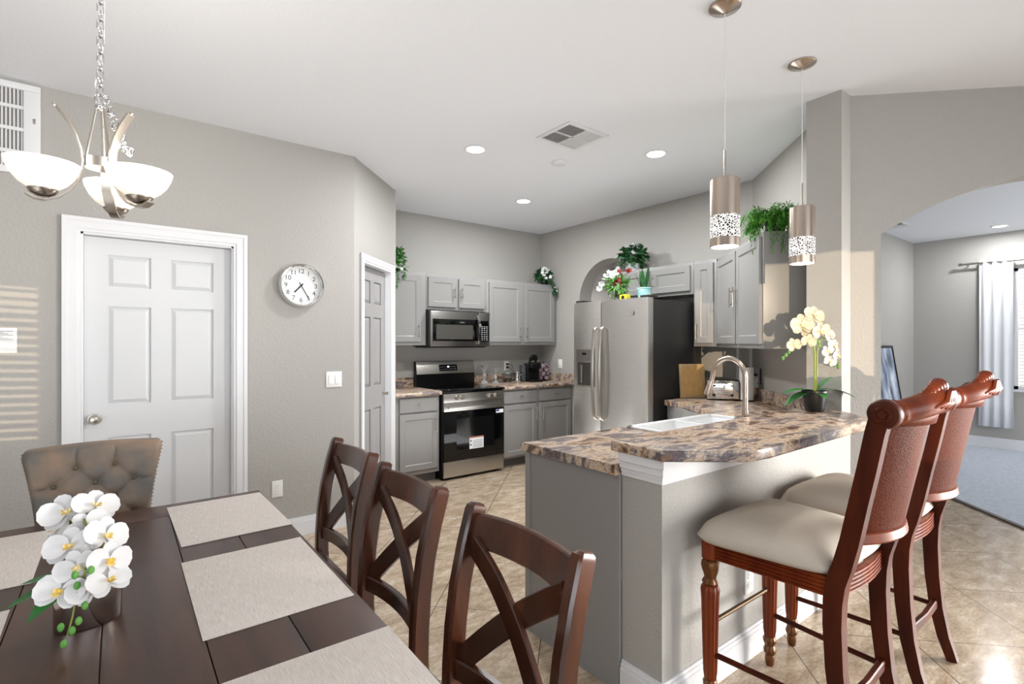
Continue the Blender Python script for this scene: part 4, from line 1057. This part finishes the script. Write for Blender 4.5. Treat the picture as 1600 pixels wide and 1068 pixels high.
# bar stools (face +y)
def stool():
    t = thing('bar_stool', 'x', 'bar stool', (0, 0, 0), 0, 'carved bar stools at the breakfast bar')
    n = 26; b = MB(); rows = []
    for j in range(n + 1):
        v = 2 * j / n - 1; row = []
        for i in range(n + 1):
            u = 2 * i / n - 1
            y = .246 * v + .034; hw_ = .232 + .074 * (v + 1) / 2
            # superellipse rounding of the corners
            k = (abs(u) ** 6 + abs(v) ** 6) ** (1 / 6) / max(abs(u), abs(v)) if (u or v) else 1.
            x = u * hw_ / k; yy = y / k if abs(v) > 0 else y
            q = max(abs(u), abs(v)); hgt = (1 - q ** 3.2) * .058 + .030 * math.sqrt(max(0, 1 - q ** 10))
            row.append(b.bm.verts.new((x, yy, .672 + hgt)))
        rows.append(row)
    for a, c in zip(rows, rows[1:]):
        for i in range(n): b.bm.faces.new((a[i], a[i + 1], c[i + 1], c[i]))
    edge = rows[0][:] + [r[n] for r in rows[1:]] + rows[n][n - 1::-1] + [rows[j][0] for j in range(n - 1, 0, -1)]
    bot = [b.bm.verts.new((p.co.x * .95, p.co.y * .95, .655)) for p in edge]
    for i in range(len(edge)): b.bm.faces.new((edge[i], bot[i], bot[(i + 1) % len(edge)], edge[(i + 1) % len(edge)]))
    b.bm.faces.new(bot)
    b.build('seat_cushion', SUEDE, t, angle=80)
    def reeded(pts, up=(0, 0, 1)):
        bb = MB(); h = .066; sec = [(-h / 2, -.011)]
        for k in range(5):
            z0 = -h / 2 + h * k / 5; z1 = z0 + h / 5
            sec += [(z0 + .001, .006), (z0 + .0035, .0105), (z1 - .0035, .0105), (z1 - .001, .006)]
        sec += [(h / 2, -.011)]
        bb.sweep(pts, sec, up); return bb
    zA = .618
    fr = [(.235 - .47 * i / 8, .232 + .010 * math.sin(PI * i / 8), zA) for i in range(9)]
    reeded(fr).build('seat_rail', CHERRY, t, angle=25)
    sdl = [(-.238 + .032 * i / 6, .232 - .415 * i / 6, zA) for i in range(7)]
    reeded(sdl).build('seat_rail', CHERRY, t, angle=25)
    reeded([(-x, y, z) for x, y, z in sdl][::-1]).build('seat_rail', CHERRY, t, angle=25)
    reeded([(-.19 + .38 * i / 6, -.195 - .018 * math.sin(PI * i / 6), zA) for i in range(7)]).build('seat_rail', CHERRY, t, angle=25)
    for s in (-1, 1):
        M = Tm((s * .232, .222, 0))
        flute = lambda a, z: .075 * math.cos(12 * a)
        lg = MB().lathe([(.020, .128), (.0235, .155), (.027, .30), (.030, .43), (.0325, .465), (.030, .478), (.024, .486)], 48, M=M, mod=flute)
        lg.lathe([(0, .582), (.021, .582), (.030, .586), (.030, .655), (0, .655)], 24, M=M, mod=lambda a, z: .05 * math.cos(8 * a))
        L = lg.build('front_leg', CHERRY, t, angle=60)
        MB().lathe([(.024, .486), (.028, .493), (.025, .502), (.020, .510), (.024, .525), (.030, .545), (.0325, .562), (.029, .576), (.021, .582)], 40, M=M, mod=lambda a, z: .09 * math.cos(6 * a + 40 * z)).build('carved_knop', GOLDW, L)
        MB().lathe([(0, 0), (.014, 0), (.018, .01), (.020, .035), (.0175, .048), (.022, .055), (.025, .065), (.022, .078), (.018, .088), (.024, .100), (.027, .115), (.021, .127)], 32, M=M, mod=lambda a, z: .06 * math.cos(10 * a) * (z > .05)).build('carved_foot', GOLDW, L)
    post = [(-.268, 0), (-.236, .10), (-.212, .22), (-.198, .36), (-.192, .50), (-.194, .58), (-.202, .64), (-.220, .70), (-.240, .78), (-.264, .90), (-.289, 1.02), (-.310, 1.13), (-.322, 1.178)]
    for s in (-1, 1):
        b = MB()
        wd = .052
        sec = [(-wd / 2, -.021), (wd / 2, -.021), (wd / 2, -.009), (wd / 2 - .004, -.007), (wd / 2 - .004, .007), (wd / 2, .009), (wd / 2, .021), (-wd / 2, .021)]
        b.sweep([(s * (.200 + .010 * max(0, (z - .7) / .45)), y, z) for y, z in post], sec if s > 0 else [(a, c) for a, c in sec], up=(0, 1, 0), scales=[.72, .82, .92, 1, 1.05, 1.08, 1.08, 1.05, 1.02, 1, 1, 1, 1.0])
        p = b.build('rear_post', CHERRYD, t, angle=30)
        cx_ = s * .210
        MB().lathe([(0, .0225), (.030, .0225), (.040, .019), (.044, .012), (.044, -.012), (.040, -.019), (.030, -.0225), (0, -.0225)], 32, M=Tm((cx_, -.331, 1.188), 0, 0, R(90))).build('scroll', CHERRYD, p)
        MB().lathe([(0, .006), (.012, .006), (.012, .003), (.017, .003), (.017, .006), (.022, .006), (.024, .0)], 20, M=Tm((cx_ + s * .023, -.331, 1.188), 0, 0, R(90 * s)), mod=lambda a, z: .12 * math.cos(5 * a) * (z > .004)).build('carved_rosette', CHERRYD, p)
    # crest rail: a roll between the scrolls, swelling and rising into a carved middle
    b = MB(); pts = []; rad = []
    cyc = lambda u: -.333 - .070 * (1 - u * u)
    czc = lambda u: 1.186 + .040 * (1 - abs(u)) ** .9
    for i in range(41):
        u = -1 + 2 * i / 40; pts.append((u * .186, cyc(u), czc(u) if abs(u) > .05 else czc(.05)))
        rr = .032 + .010 * (1 - abs(u))
        if abs(u) > .88: rr = (.037, .033, .040)[i % 3]
        rad.append(rr)
    b.tube(pts, rad, 20); cr = b.build('crest_rail', CHERRY, t, angle=60)
    # apron of the crest, filling down to the panel
    b = MB(); g = []
    for z in (1.150, 1.175, 1.200):
        g.append([b.bm.verts.new((u * .186, cyc(u) + .004 + (1.200 - z) * .25, z + (.02 * (1 - abs(u)) if z > 1.18 else 0))) for u in [-1 + 2 * i / 16 for i in range(17)]])
    for a_, c_ in zip(g, g[1:]):
        for i in range(16): b.bm.faces.new((a_[i], a_[i + 1], c_[i + 1], c_[i]))
    o = b.build('crest_apron', CHERRY, cr, angle=80); sm = o.modifiers.new('thickness', 'SOLIDIFY'); sm.thickness = .022; sm.offset = 0
    b = MB()
    for i in range(11):
        u = -1 + 2 * i / 10; uu = u * .42
        b.sphere((u * .078, cyc(uu) - .004, czc(uu) + .030 + .014 * (1 - u * u)), .015 + .008 * (1 - abs(u)), 12, 8, (.8, 1.1, .9))
    for i in range(9):
        u = -1 + 2 * i / 8
        b.tube([(u * .018, cyc(0) - .036, czc(0) + .026), (u * .055, cyc(u * .3) - .044, czc(0) - .004), (u * .095, cyc(u * .5) - .037, czc(0) - .030 + .012 * abs(u))], [.008, .009, .004], 8)
    b.build('carved_crest', CHERRY, cr, angle=60)
    # woven panel, gently bowed backwards
    bow = lambda u: -.060 * (1 - u * u)
    b = MB(); g = []; nb = 14
    for j in range(13):
        z = .800 + .36 * j / 12; row = []
        yb = -.243 - .070 * j / 12
        for i in range(nb + 1):
            u = -1 + 2 * i / nb; row.append((u * .186, yb + bow(u), z))
        g.append(row)
    for off, fl in ((-.006, 1), (.006, 0)):
        vv = [[b.bm.verts.new((x, y + off, z)) for x, y, z in row] for row in g]
        for a, c in zip(vv, vv[1:]):
            for i in range(nb): b.bm.faces.new((a[i], a[i + 1], c[i + 1], c[i]))
    b.build('woven_back_panel', CANE, t, angle=80)
    b = MB(); b.strap([(u * .19, -.241 + bow(u) - .004, .787) for u in [-1 + 2 * i / 12 for i in range(13)]], .036, .030, up=(0, .2, 1)); b.build('lower_back_rail', CHERRY, t, angle=30)
    # stretchers
    MB().cyl((-.225, .222, .335), (.225, .222, .335), .0085, 10).build('brass_foot_rail', mat('aged_brass', '4f3b22', .45, .6), t)
    for s in (-1, 1): MB().tube([(s * .230, .20, .225), (s * .212, 0, .225), (s * .200, -.205, .225)], .0105, 8).build('side_stretcher', CHERRYD, t)
    b = MB(); b.strap([(-.178, -.208, .24), (0, -.216, .24), (.178, -.208, .24)], .036, .022, up=(0, 0, 1)); b.build('back_stretcher', CHERRYD, t)
    return t
s1 = stool(); s1.location = (2.012, .862, 0); s1['label'] = 'carved cherry-wood bar stool with beige seat, the nearer of the two'
s2 = copy_tree(s1); s2.location = (2.705, .872, 0); s2['label'] = 'carved cherry-wood bar stool with beige seat, the farther one toward the archway'

# ------------------------------------------------------------------ flowers and plants
def frame_from(nrm, roll=0.):
    n = Vector(nrm).normalized(); q = Vector((0, 0, 1)) if abs(n.z) < .95 else Vector((1, 0, 0))
    u = (q - n * q.dot(n)).normalized(); v = n.cross(u)
    return n, u * math.cos(roll) + v * math.sin(roll), v * math.cos(roll) - u * math.sin(roll)
def orchid_bloom(parent, c, nrm, size=.085, roll=0., petal=PETAL, lip=LIPY):
    n, u, v = frame_from(nrm, roll); c = Vector(c); b = MB(); s = size / 2
    for a in (90, 215, 325):  # sepals behind
        d = u * math.sin(R(a)) + v * math.cos(R(a)); b.petal(c - n * .003, d, n, s * .98, s * .72, .10)
    for a in (8, 172):
        d = u * math.sin(R(a)) + v * math.cos(R(a)); b.petal(c + n * .001, d, n, s * 1.06, s * 1.18, .18)
    f = b.build('orchid_bloom', petal, parent, angle=80)
    b = MB(); b.petal(c + n * .002, -u * .7 + n * .7, n, s * .55, s * .42, .5)
    for q in (-1, 1): b.petal(c + n * .003, v * q + n * .9 - u * .2, n, s * .32, s * .26, .4)
    b.sphere(c + n * .006, s * .10, 8, 6)
    b.build('lip', lip, f, angle=80)
    return f
# silver vase with white orchids on the table
t = thing('orchid_centrepiece', 'white orchids in an oval silver vase on the dining table', 'flower vase', (-.055, 1.520, TZ + .0005))
b = MB().lathe([(0, 0), (.060, 0), (.062, .003), (.062, .098), (.059, .098), (.059, .012), (0, .012)], 44, sx=1.0, sy=.62, M=Matrix.Rotation(R(12), 4, 'Z')); b.build('vase', SILV, t)
MB().lathe([(0, .085), (.057, .085), (.050, .092), (0, .095)], 24, sx=1.0, sy=.60, M=Matrix.Rotation(R(12), 4, 'Z')).build('moss', mat('brown_moss', '3d3226', .9, bump=(80, 1.)), t)
L0 = Vector(t.location); viewdir = Vector((0, -1, .55))
def rel(p): return Vector(p) - L0
BL = [((-.098, 1.575, 1.005), (.0, -1, .75), .095, .2), ((-.045, 1.575, 1.010), (.35, -.8, .8), .090, -.3), ((-.055, 1.525, .975), (.25, -1, .75), .085, .5), ((-.025, 1.475, .965), (.6, -.9, .5), .088, -.4), ((-.085, 1.475, .955), (-.25, -1, .7), .088, .1), ((-.072, 1.44, .918), (-.1, -1, .35), .075, .3), ((-.018, 1.425, .925), (.4, -1, .2), .080, -.2), ((-.110, 1.60, .965), (-.8, -.4, .4), .08, 0),
      ((-.098, 1.425, .880), (-.2, -1, .55), .085, -.3), ((-.052, 1.42, .878), (.1, -.9, .7), .078, .6), ((-.018, 1.41, .885), (.35, -.8, .8), .080, .1)]
for p, nrm, s, rl in BL: orchid_bloom(t, rel(p), nrm, s, rl)
b = MB(); b.tube([(-.01, .01, .09), (-.03, .045, .17), (-.035, .06, .235), (-.01, .02, .232), (.01, -.04, .20), (.0, -.085, .15), (-.02, -.11, .10)], .0028, 6).tube([(.01, .0, .09), (.03, .02, .18), (.02, 0, .22), (.0, -.04, .19)], .0026, 6)
b.tube([(-.015, -.105, .115), (-.022, -.122, .07), (-.03, -.125, .035)], .0018, 6).tube([(.0, -.085, .15), (-.005, -.11, .165), (.0, -.115, .15)], .0016, 6)
b.build('stems', STEM, t)
b = MB()
for p in ((-.035, -.128, .022), (-.022, -.128, .045), (-.012, -.124, .06), (-.040, -.122, .055), (-.002, -.122, .088), (-.018, -.118, .155), (.008, -.116, .158), (-.015, -.112, .130)): MB().sphere(p, .0072, 10, 8, (.85, .85, 1.25)).build('bud', LEAFL, t)
b = MB()
for a, L, dz in ((200, .125, .25), (225, .12, .05), (185, .10, .6), (20, .08, .3)): b.leaf((-.01, 0, .10), (math.cos(R(a)), math.sin(R(a)), dz), (0, 0, 1), L, .045, .35, .2, 8)
b.build('leaves', ORCL, t)

# potted orchid on the bar
t = thing('potted_orchid', 'tall white orchid in a small black pot on the breakfast bar', 'potted plant', (3.135, 1.262, 1.0105))
MB().lathe([(0, 0), (.046, 0), (.048, .003), (.062, .105), (.066, .108), (.066, .118), (.061, .118), (.058, .105), (0, .102)], 32).build('pot', POTB, t)
MB().lathe([(0, .1025), (.056, .1025), (.045, .110), (0, .113)], 20).build('soil', mat('brown_moss', '3d3226', .9), t)
L0 = Vector(t.location)
b = MB(); b.tube([(.0, 0, .11), (.003, 0, .22), (.002, .0, .32), (-.005, .005, .40), (-.010, .010, .455), (-.02, .03, .50)], .0058, 8).tube([(.008, -.004, .11), (.016, -.006, .24), (.018, -.006, .33), (.030, -.015, .40), (.070, -.035, .42), (.105, -.055, .37), (.125, -.07, .28)], [.0058, .0058, .0054, .005, .004, .003, .0025], 8).tube([(.0, .002, .385), (-.05, .045, .385), (-.085, .08, .365), (-.12, .115, .305)], .0026, 8)
b.build('stems', STEM, t)
V1 = (-.62, -.78, .12)
for p, nrm, s, rl, m_ in (((-.055, .045, .490), V1, .130, .1, PETALC), ((.000, .005, .545), (-.5, -.8, .3), .115, -.3, PETALC), ((.030, -.02, .455), (-.45, -.85, -.1), .110, .2, PETALC), ((-.005, .03, .455), V1, .09, .5, PETALC), ((-.030, .02, .398), (-.6, -.7, -.2), .085, -.2, PETALC), ((-.085, .075, .375), (-.6, -.8, .2), .085, .3, PETALC),
                        ((.085, -.045, .43), (-.3, -.9, .2), .075, .3, PETAL), ((.105, -.06, .370), (-.4, -.85, .1), .085, -.3, PETAL), ((.075, -.04, .34), (-.6, -.7, .1), .070, .6, PETAL), ((.115, -.075, .315), (-.3, -.9, 0), .075, .1, PETAL), ((.080, -.05, .285), (-.6, -.7, -.1), .070, -.4, PETAL)):
    orchid_bloom(t, p, nrm, s, rl, m_, mat('pale_lip', 'f0dfae', .5))
b = MB()
for p in ((-.122, .118, .300), (-.112, .105, .318), (-.100, .095, .335), (.02, -.01, .395), (.028, -.015, .372), (.125, -.07, .272), (.112, -.06, .262), (.098, -.055, .268), (.13, -.075, .25)): MB().sphere(p, .009, 10, 8, (.85, .85, 1.3)).build('bud', LEAFL, t)
b = MB()
for d, L, W_, dr_ in (((-.75, .62, .35), .17, .085, .45), ((-.85, .50, .05), .18, .085, .5), ((.75, -.65, .40), .20, .090, .6), ((.6, -.5, 1.0), .13, .05, .2), ((-.5, -.75, .15), .10, .06, .5), ((.8, .5, .3), .14, .05, .6)):
    b.leaf((0, 0, .112), d, (0, 0, 1), L, W_, dr_, .10, 9)
b.build('leaves', ORCL, t)
MB().tube([(-.062, .02, .09), (-.085, .035, .075), (-.09, .04, .045), (-.075, .035, .015), (-.062, .03, .006)], .0022, 6).build('wire_loop', BLACK, t)

# fern on the angled cabinet
t = thing('fern', 'bushy green asparagus fern in a dark pot on the angled wall cabinet', 'potted plant', (3.535, 1.670, 2.1265))
MB().lathe([(0, 0), (.055, 0), (.068, .10), (.070, .10), (.070, .11), (.064, .11), (0, .095)], 24).build('pot', POTB, t)
b = MB(); rnd = random.Random(3)
def frond(b, p0, d, L, droop, lw=.032, dens=20):
    p = Vector(p0); d = Vector(d).normalized(); st = L / dens
    for k in range(dens):
        d = (d + Vector((0, 0, -droop * (k / dens) * .28)) + Vector((rnd.uniform(-.06, .06), rnd.uniform(-.06, .06), rnd.uniform(-.03, .03)))).normalized()
        q = p + d * st
        if (q.x - q.y) + 1.865 > 2.10: d = (d - Vector((1, -1, 0)) * .5).normalized(); q = p + d * st
        if q.z < .012 and (q.x + q.y) * SQ > -.165 and (q.x - q.y) + 1.865 > 1.66: q.z = .012; d.z = abs(d.z) * .2
        for j in range(3):
            w_ = Vector((rnd.gauss(0, 1), rnd.gauss(0, 1), rnd.gauss(0, .6))); w_ = (w_ - d * w_.dot(d) * .4).normalized()
            b.leaf(p, w_ + d * .7, Vector((0, 0, 1)), lw * rnd.uniform(.7, 1.5), lw * .22, .2, .1, 2)
        p = q
for k in range(110):
    a = rnd.uniform(0, 2 * PI); e = rnd.uniform(.1, 1.4); L = rnd.uniform(.16, .27)
    frond(b, (.03 * math.cos(a), .03 * math.sin(a), .10), (math.cos(a), math.sin(a), e), L, rnd.uniform(.7, 2.0))
for a, L in ((226, .44), (200, .42), (215, .38), (240, .42), (250, .40), (190, .40), (150, .38), (165, .34), (300, .34), (262, .42), (275, .36), (222, .40), (232, .36), (207, .33)):
    frond(b, (.03 * math.cos(R(a)), .03 * math.sin(R(a)), .10), (math.cos(R(a)), math.sin(R(a)), .55), L, 3.6, .024, 26)
b.build('fronds', FERN, t, angle=80)

def bush(parent, name, m, c, rad, n, lw, ll, seed, sc=(1, 1, 1), hang=None):
    rn = random.Random(seed); b = MB(); c = Vector(c)
    for k in range(n):
        d = Vector((rn.gauss(0, 1), rn.gauss(0, 1), rn.gauss(0, 1) * .9 + .25)).normalized()
        p = c + Vector((d.x * sc[0], d.y * sc[1], d.z * sc[2])) * rad * rn.uniform(.35, 1)
        b.leaf(p, d + Vector((rn.uniform(-.6, .6), rn.uniform(-.6, .6), rn.uniform(-.5, .4))), d + Vector((0, 0, .6)), ll * rn.uniform(.7, 1.2), lw * rn.uniform(.7, 1.2), .3, .2, 4)
    if hang:
        for pts, k in hang:
            for i in range(k):
                u = i / max(1, k - 1) * (len(pts) - 1); a = min(int(u), len(pts) - 2); f = u - a
                p = Vector(pts[a]).lerp(Vector(pts[a + 1]), f)
                d = Vector((rn.gauss(0, 1), rn.gauss(0, 1), rn.gauss(-.3, .6))).normalized()
                b.leaf(p, d, Vector((0, -.5, 1)), ll * rn.uniform(.6, 1.1), lw * rn.uniform(.6, 1.1), .3, .2, 4)
    return b.build(name, m, parent, angle=80)
def blossoms(parent, name, m, pts, s, seed=1, n=6):
    rn = random.Random(seed); b = MB()
    for p in pts:
        nn, u, v = frame_from((rn.gauss(-.5, .4), rn.gauss(-.7, .3), rn.gauss(.4, .4)))
        for k in range(n):
            a = 2 * PI * k / n; b.petal(Vector(p), u * math.cos(a) + v * math.sin(a), nn, s, s * .85, .35, 4)
    return b.build(name, m, parent, angle=80)
# ivy above the left cabinet
t = thing('trailing_ivy', 'trailing green ivy on top of the left wall cabinet', 'plant', (2.27, 4.93, UT + .0005))
MB().lathe([(0, 0), (.04, 0), (.05, .08), (.046, .08), (0, .07)], 20).build('pot', POTB, t)
bush(t, 'foliage', LEAF, (0, -.01, .13), .105, 300, .022, .045, 5, (.9, .8, 1.1), [([(.05, -.08, .1), (.06, -.112, .02), (.03, -.115, -.08)], 26), ([(-.02, -.09, .1), (-.03, -.115, 0), (-.04, -.118, -.18)], 34), ([(-.08, -.09, .1), (-.09, -.115, 0), (-.09, -.118, -.12)], 26)])
blossoms(t, 'blossoms', PETAL, [(-.0, -.11, .06), (-.02, -.115, .03), (.01, -.115, .02), (-.05, -.115, .04)], .018, 4)
# white flowers spilling over the right cabinet corner
t = thing('flower_spray', 'white flowers with green leaves trailing over the corner wall cabinet', 'flowers', (4.30, 4.93, UT + .0005))
MB().lathe([(0, 0), (.035, 0), (.042, .05), (.038, .05), (0, .045)], 20).build('pot', POTB, t)
bush(t, 'foliage', LEAFD, (-.02, -.0, .11), .085, 190, .035, .055, 9, (1.3, .9, .9), [([(.02, -.09, .07), (.06, -.118, .0), (.075, -.122, -.06), (.075, -.122, -.12)], 44)])
blossoms(t, 'blossoms', PETAL, [(-.07, -.05, .19), (-.04, -.04, .21), (-.01, -.04, .205), (.01, -.03, .20), (-.09, -.07, .15), (-.02, -.07, .15), (-.05, -.09, .08), (.02, -.10, .10), (.045, -.115, .04), (.07, -.13, -.03), (.08, -.13, -.08), (-.08, -.09, .11), (.0, -.08, .18)], .024, 6)
# pot of flowers on the cabinet over the refrigerator
t = thing('potted_flowers', 'leafy plant with white blossoms in a pale pot above the refrigerator cabinet', 'potted plant', (4.25, 3.475, UT + .0005))
MB().lathe([(0, 0), (.06, 0), (.075, .09), (.07, .09), (0, .08)], 24).build('pot', mat('pale_mint_pot', 'cfdad6', .4), t)
bush(t, 'foliage', LEAFD, (-.01, -.02, .16), .125, 230, .05, .062, 12, (1., 1.25, .8), [([(-.03, .10, .10), (-.07, .17, .06), (-.10, .20, -.02)], 24)])
blossoms(t, 'blossoms', PETAL, [(-.05, -.05, .27), (-.03, -.10, .25), (-.06, -.02, .28), (-.08, -.08, .19), (-.09, -.04, .12), (-.09, .04, .09), (-.08, .08, .13), (-.09, .12, .05), (-.06, .02, .27), (-.09, -.11, .13)], .024, 7)
# arrangement, snake plant and tin on the refrigerator
FT = 1.7805
t = thing('flower_arrangement', 'loose white and dark-red flower arrangement standing on the refrigerator', 'flowers', (3.72, 3.20, FT))
MB().lathe([(0, 0), (.035, 0), (.045, .03), (.04, .075), (.036, .075), (0, .02)], 20).build('glass_vase', GLASS, t)
bush(t, 'foliage', LEAFL, (0, .02, .15), .10, 210, .016, .075, 21, (.9, 1.1, .9))
b = MB()
for p in ((-.05, .16, .20), (-.06, .13, .24), (-.02, .06, .28), (-.04, -.06, .25), (-.05, -.08, .29), (-.05, -.16, .28), (-.06, .19, .14)): b.tube([(0, 0, .03), (p[0] * .4, p[1] * .4, p[2] * .6), p], .002, 6)
b.build('stems', STEM, t)
blossoms(t, 'white_blossoms', PETAL, [(-.05, .14, .22), (-.06, .11, .25), (-.03, .06, .27), (-.05, .17, .18), (-.02, .02, .28), (-.06, .19, .14), (-.04, .09, .28), (-.05, .04, .25)], .032, 22)
blossoms(t, 'red_blossoms', RED, [(-.05, -.06, .25), (-.06, -.05, .20), (-.07, -.03, .18), (-.06, -.07, .17), (-.05, -.17, .275), (-.05, -.15, .27), (-.05, -.045, .28), (-.07, -.015, .165)], .022, 23)
t = thing('snake_plant', 'small snake plant in a pale teal pot on the refrigerator corner', 'potted plant', (3.66, 2.86, FT))
MB().lathe([(0, 0), (.050, 0), (.054, .004), (.062, .088), (.065, .09), (.065, .10), (.060, .10), (.056, .086), (0, .084)], 28).build('pot', TERRA, t)
b = MB()
for a, L, tl in ((0, .17, .1), (70, .19, .25), (130, .16, .35), (200, .18, .2), (260, .21, .12), (310, .15, .4), (100, .13, .1)):
    b.leaf((.018 * math.cos(R(a)), .018 * math.sin(R(a)), .085), (math.cos(R(a)) * tl, math.sin(R(a)) * tl, 1), (math.cos(R(a)), math.sin(R(a)), 0), L, .042, -.05, .25, 7)
b.build('leaves', LEAFD, t)
t = thing('yellow_tin', 'small yellow printed tin beside the flowers on the refrigerator', 'tin', (3.64, 3.06, FT))
MB().box(-.03, .03, -.04, .04, 0, .055, .004).build('tin_body', YEL, t)
MB().lathe([(0, .0006), (.017, .0006), (.017, 0), (0, 0)], 20, M=Tm((-.0302, 0, .028), 0, 0, R(-90))).build('printed_mark', INK, t)
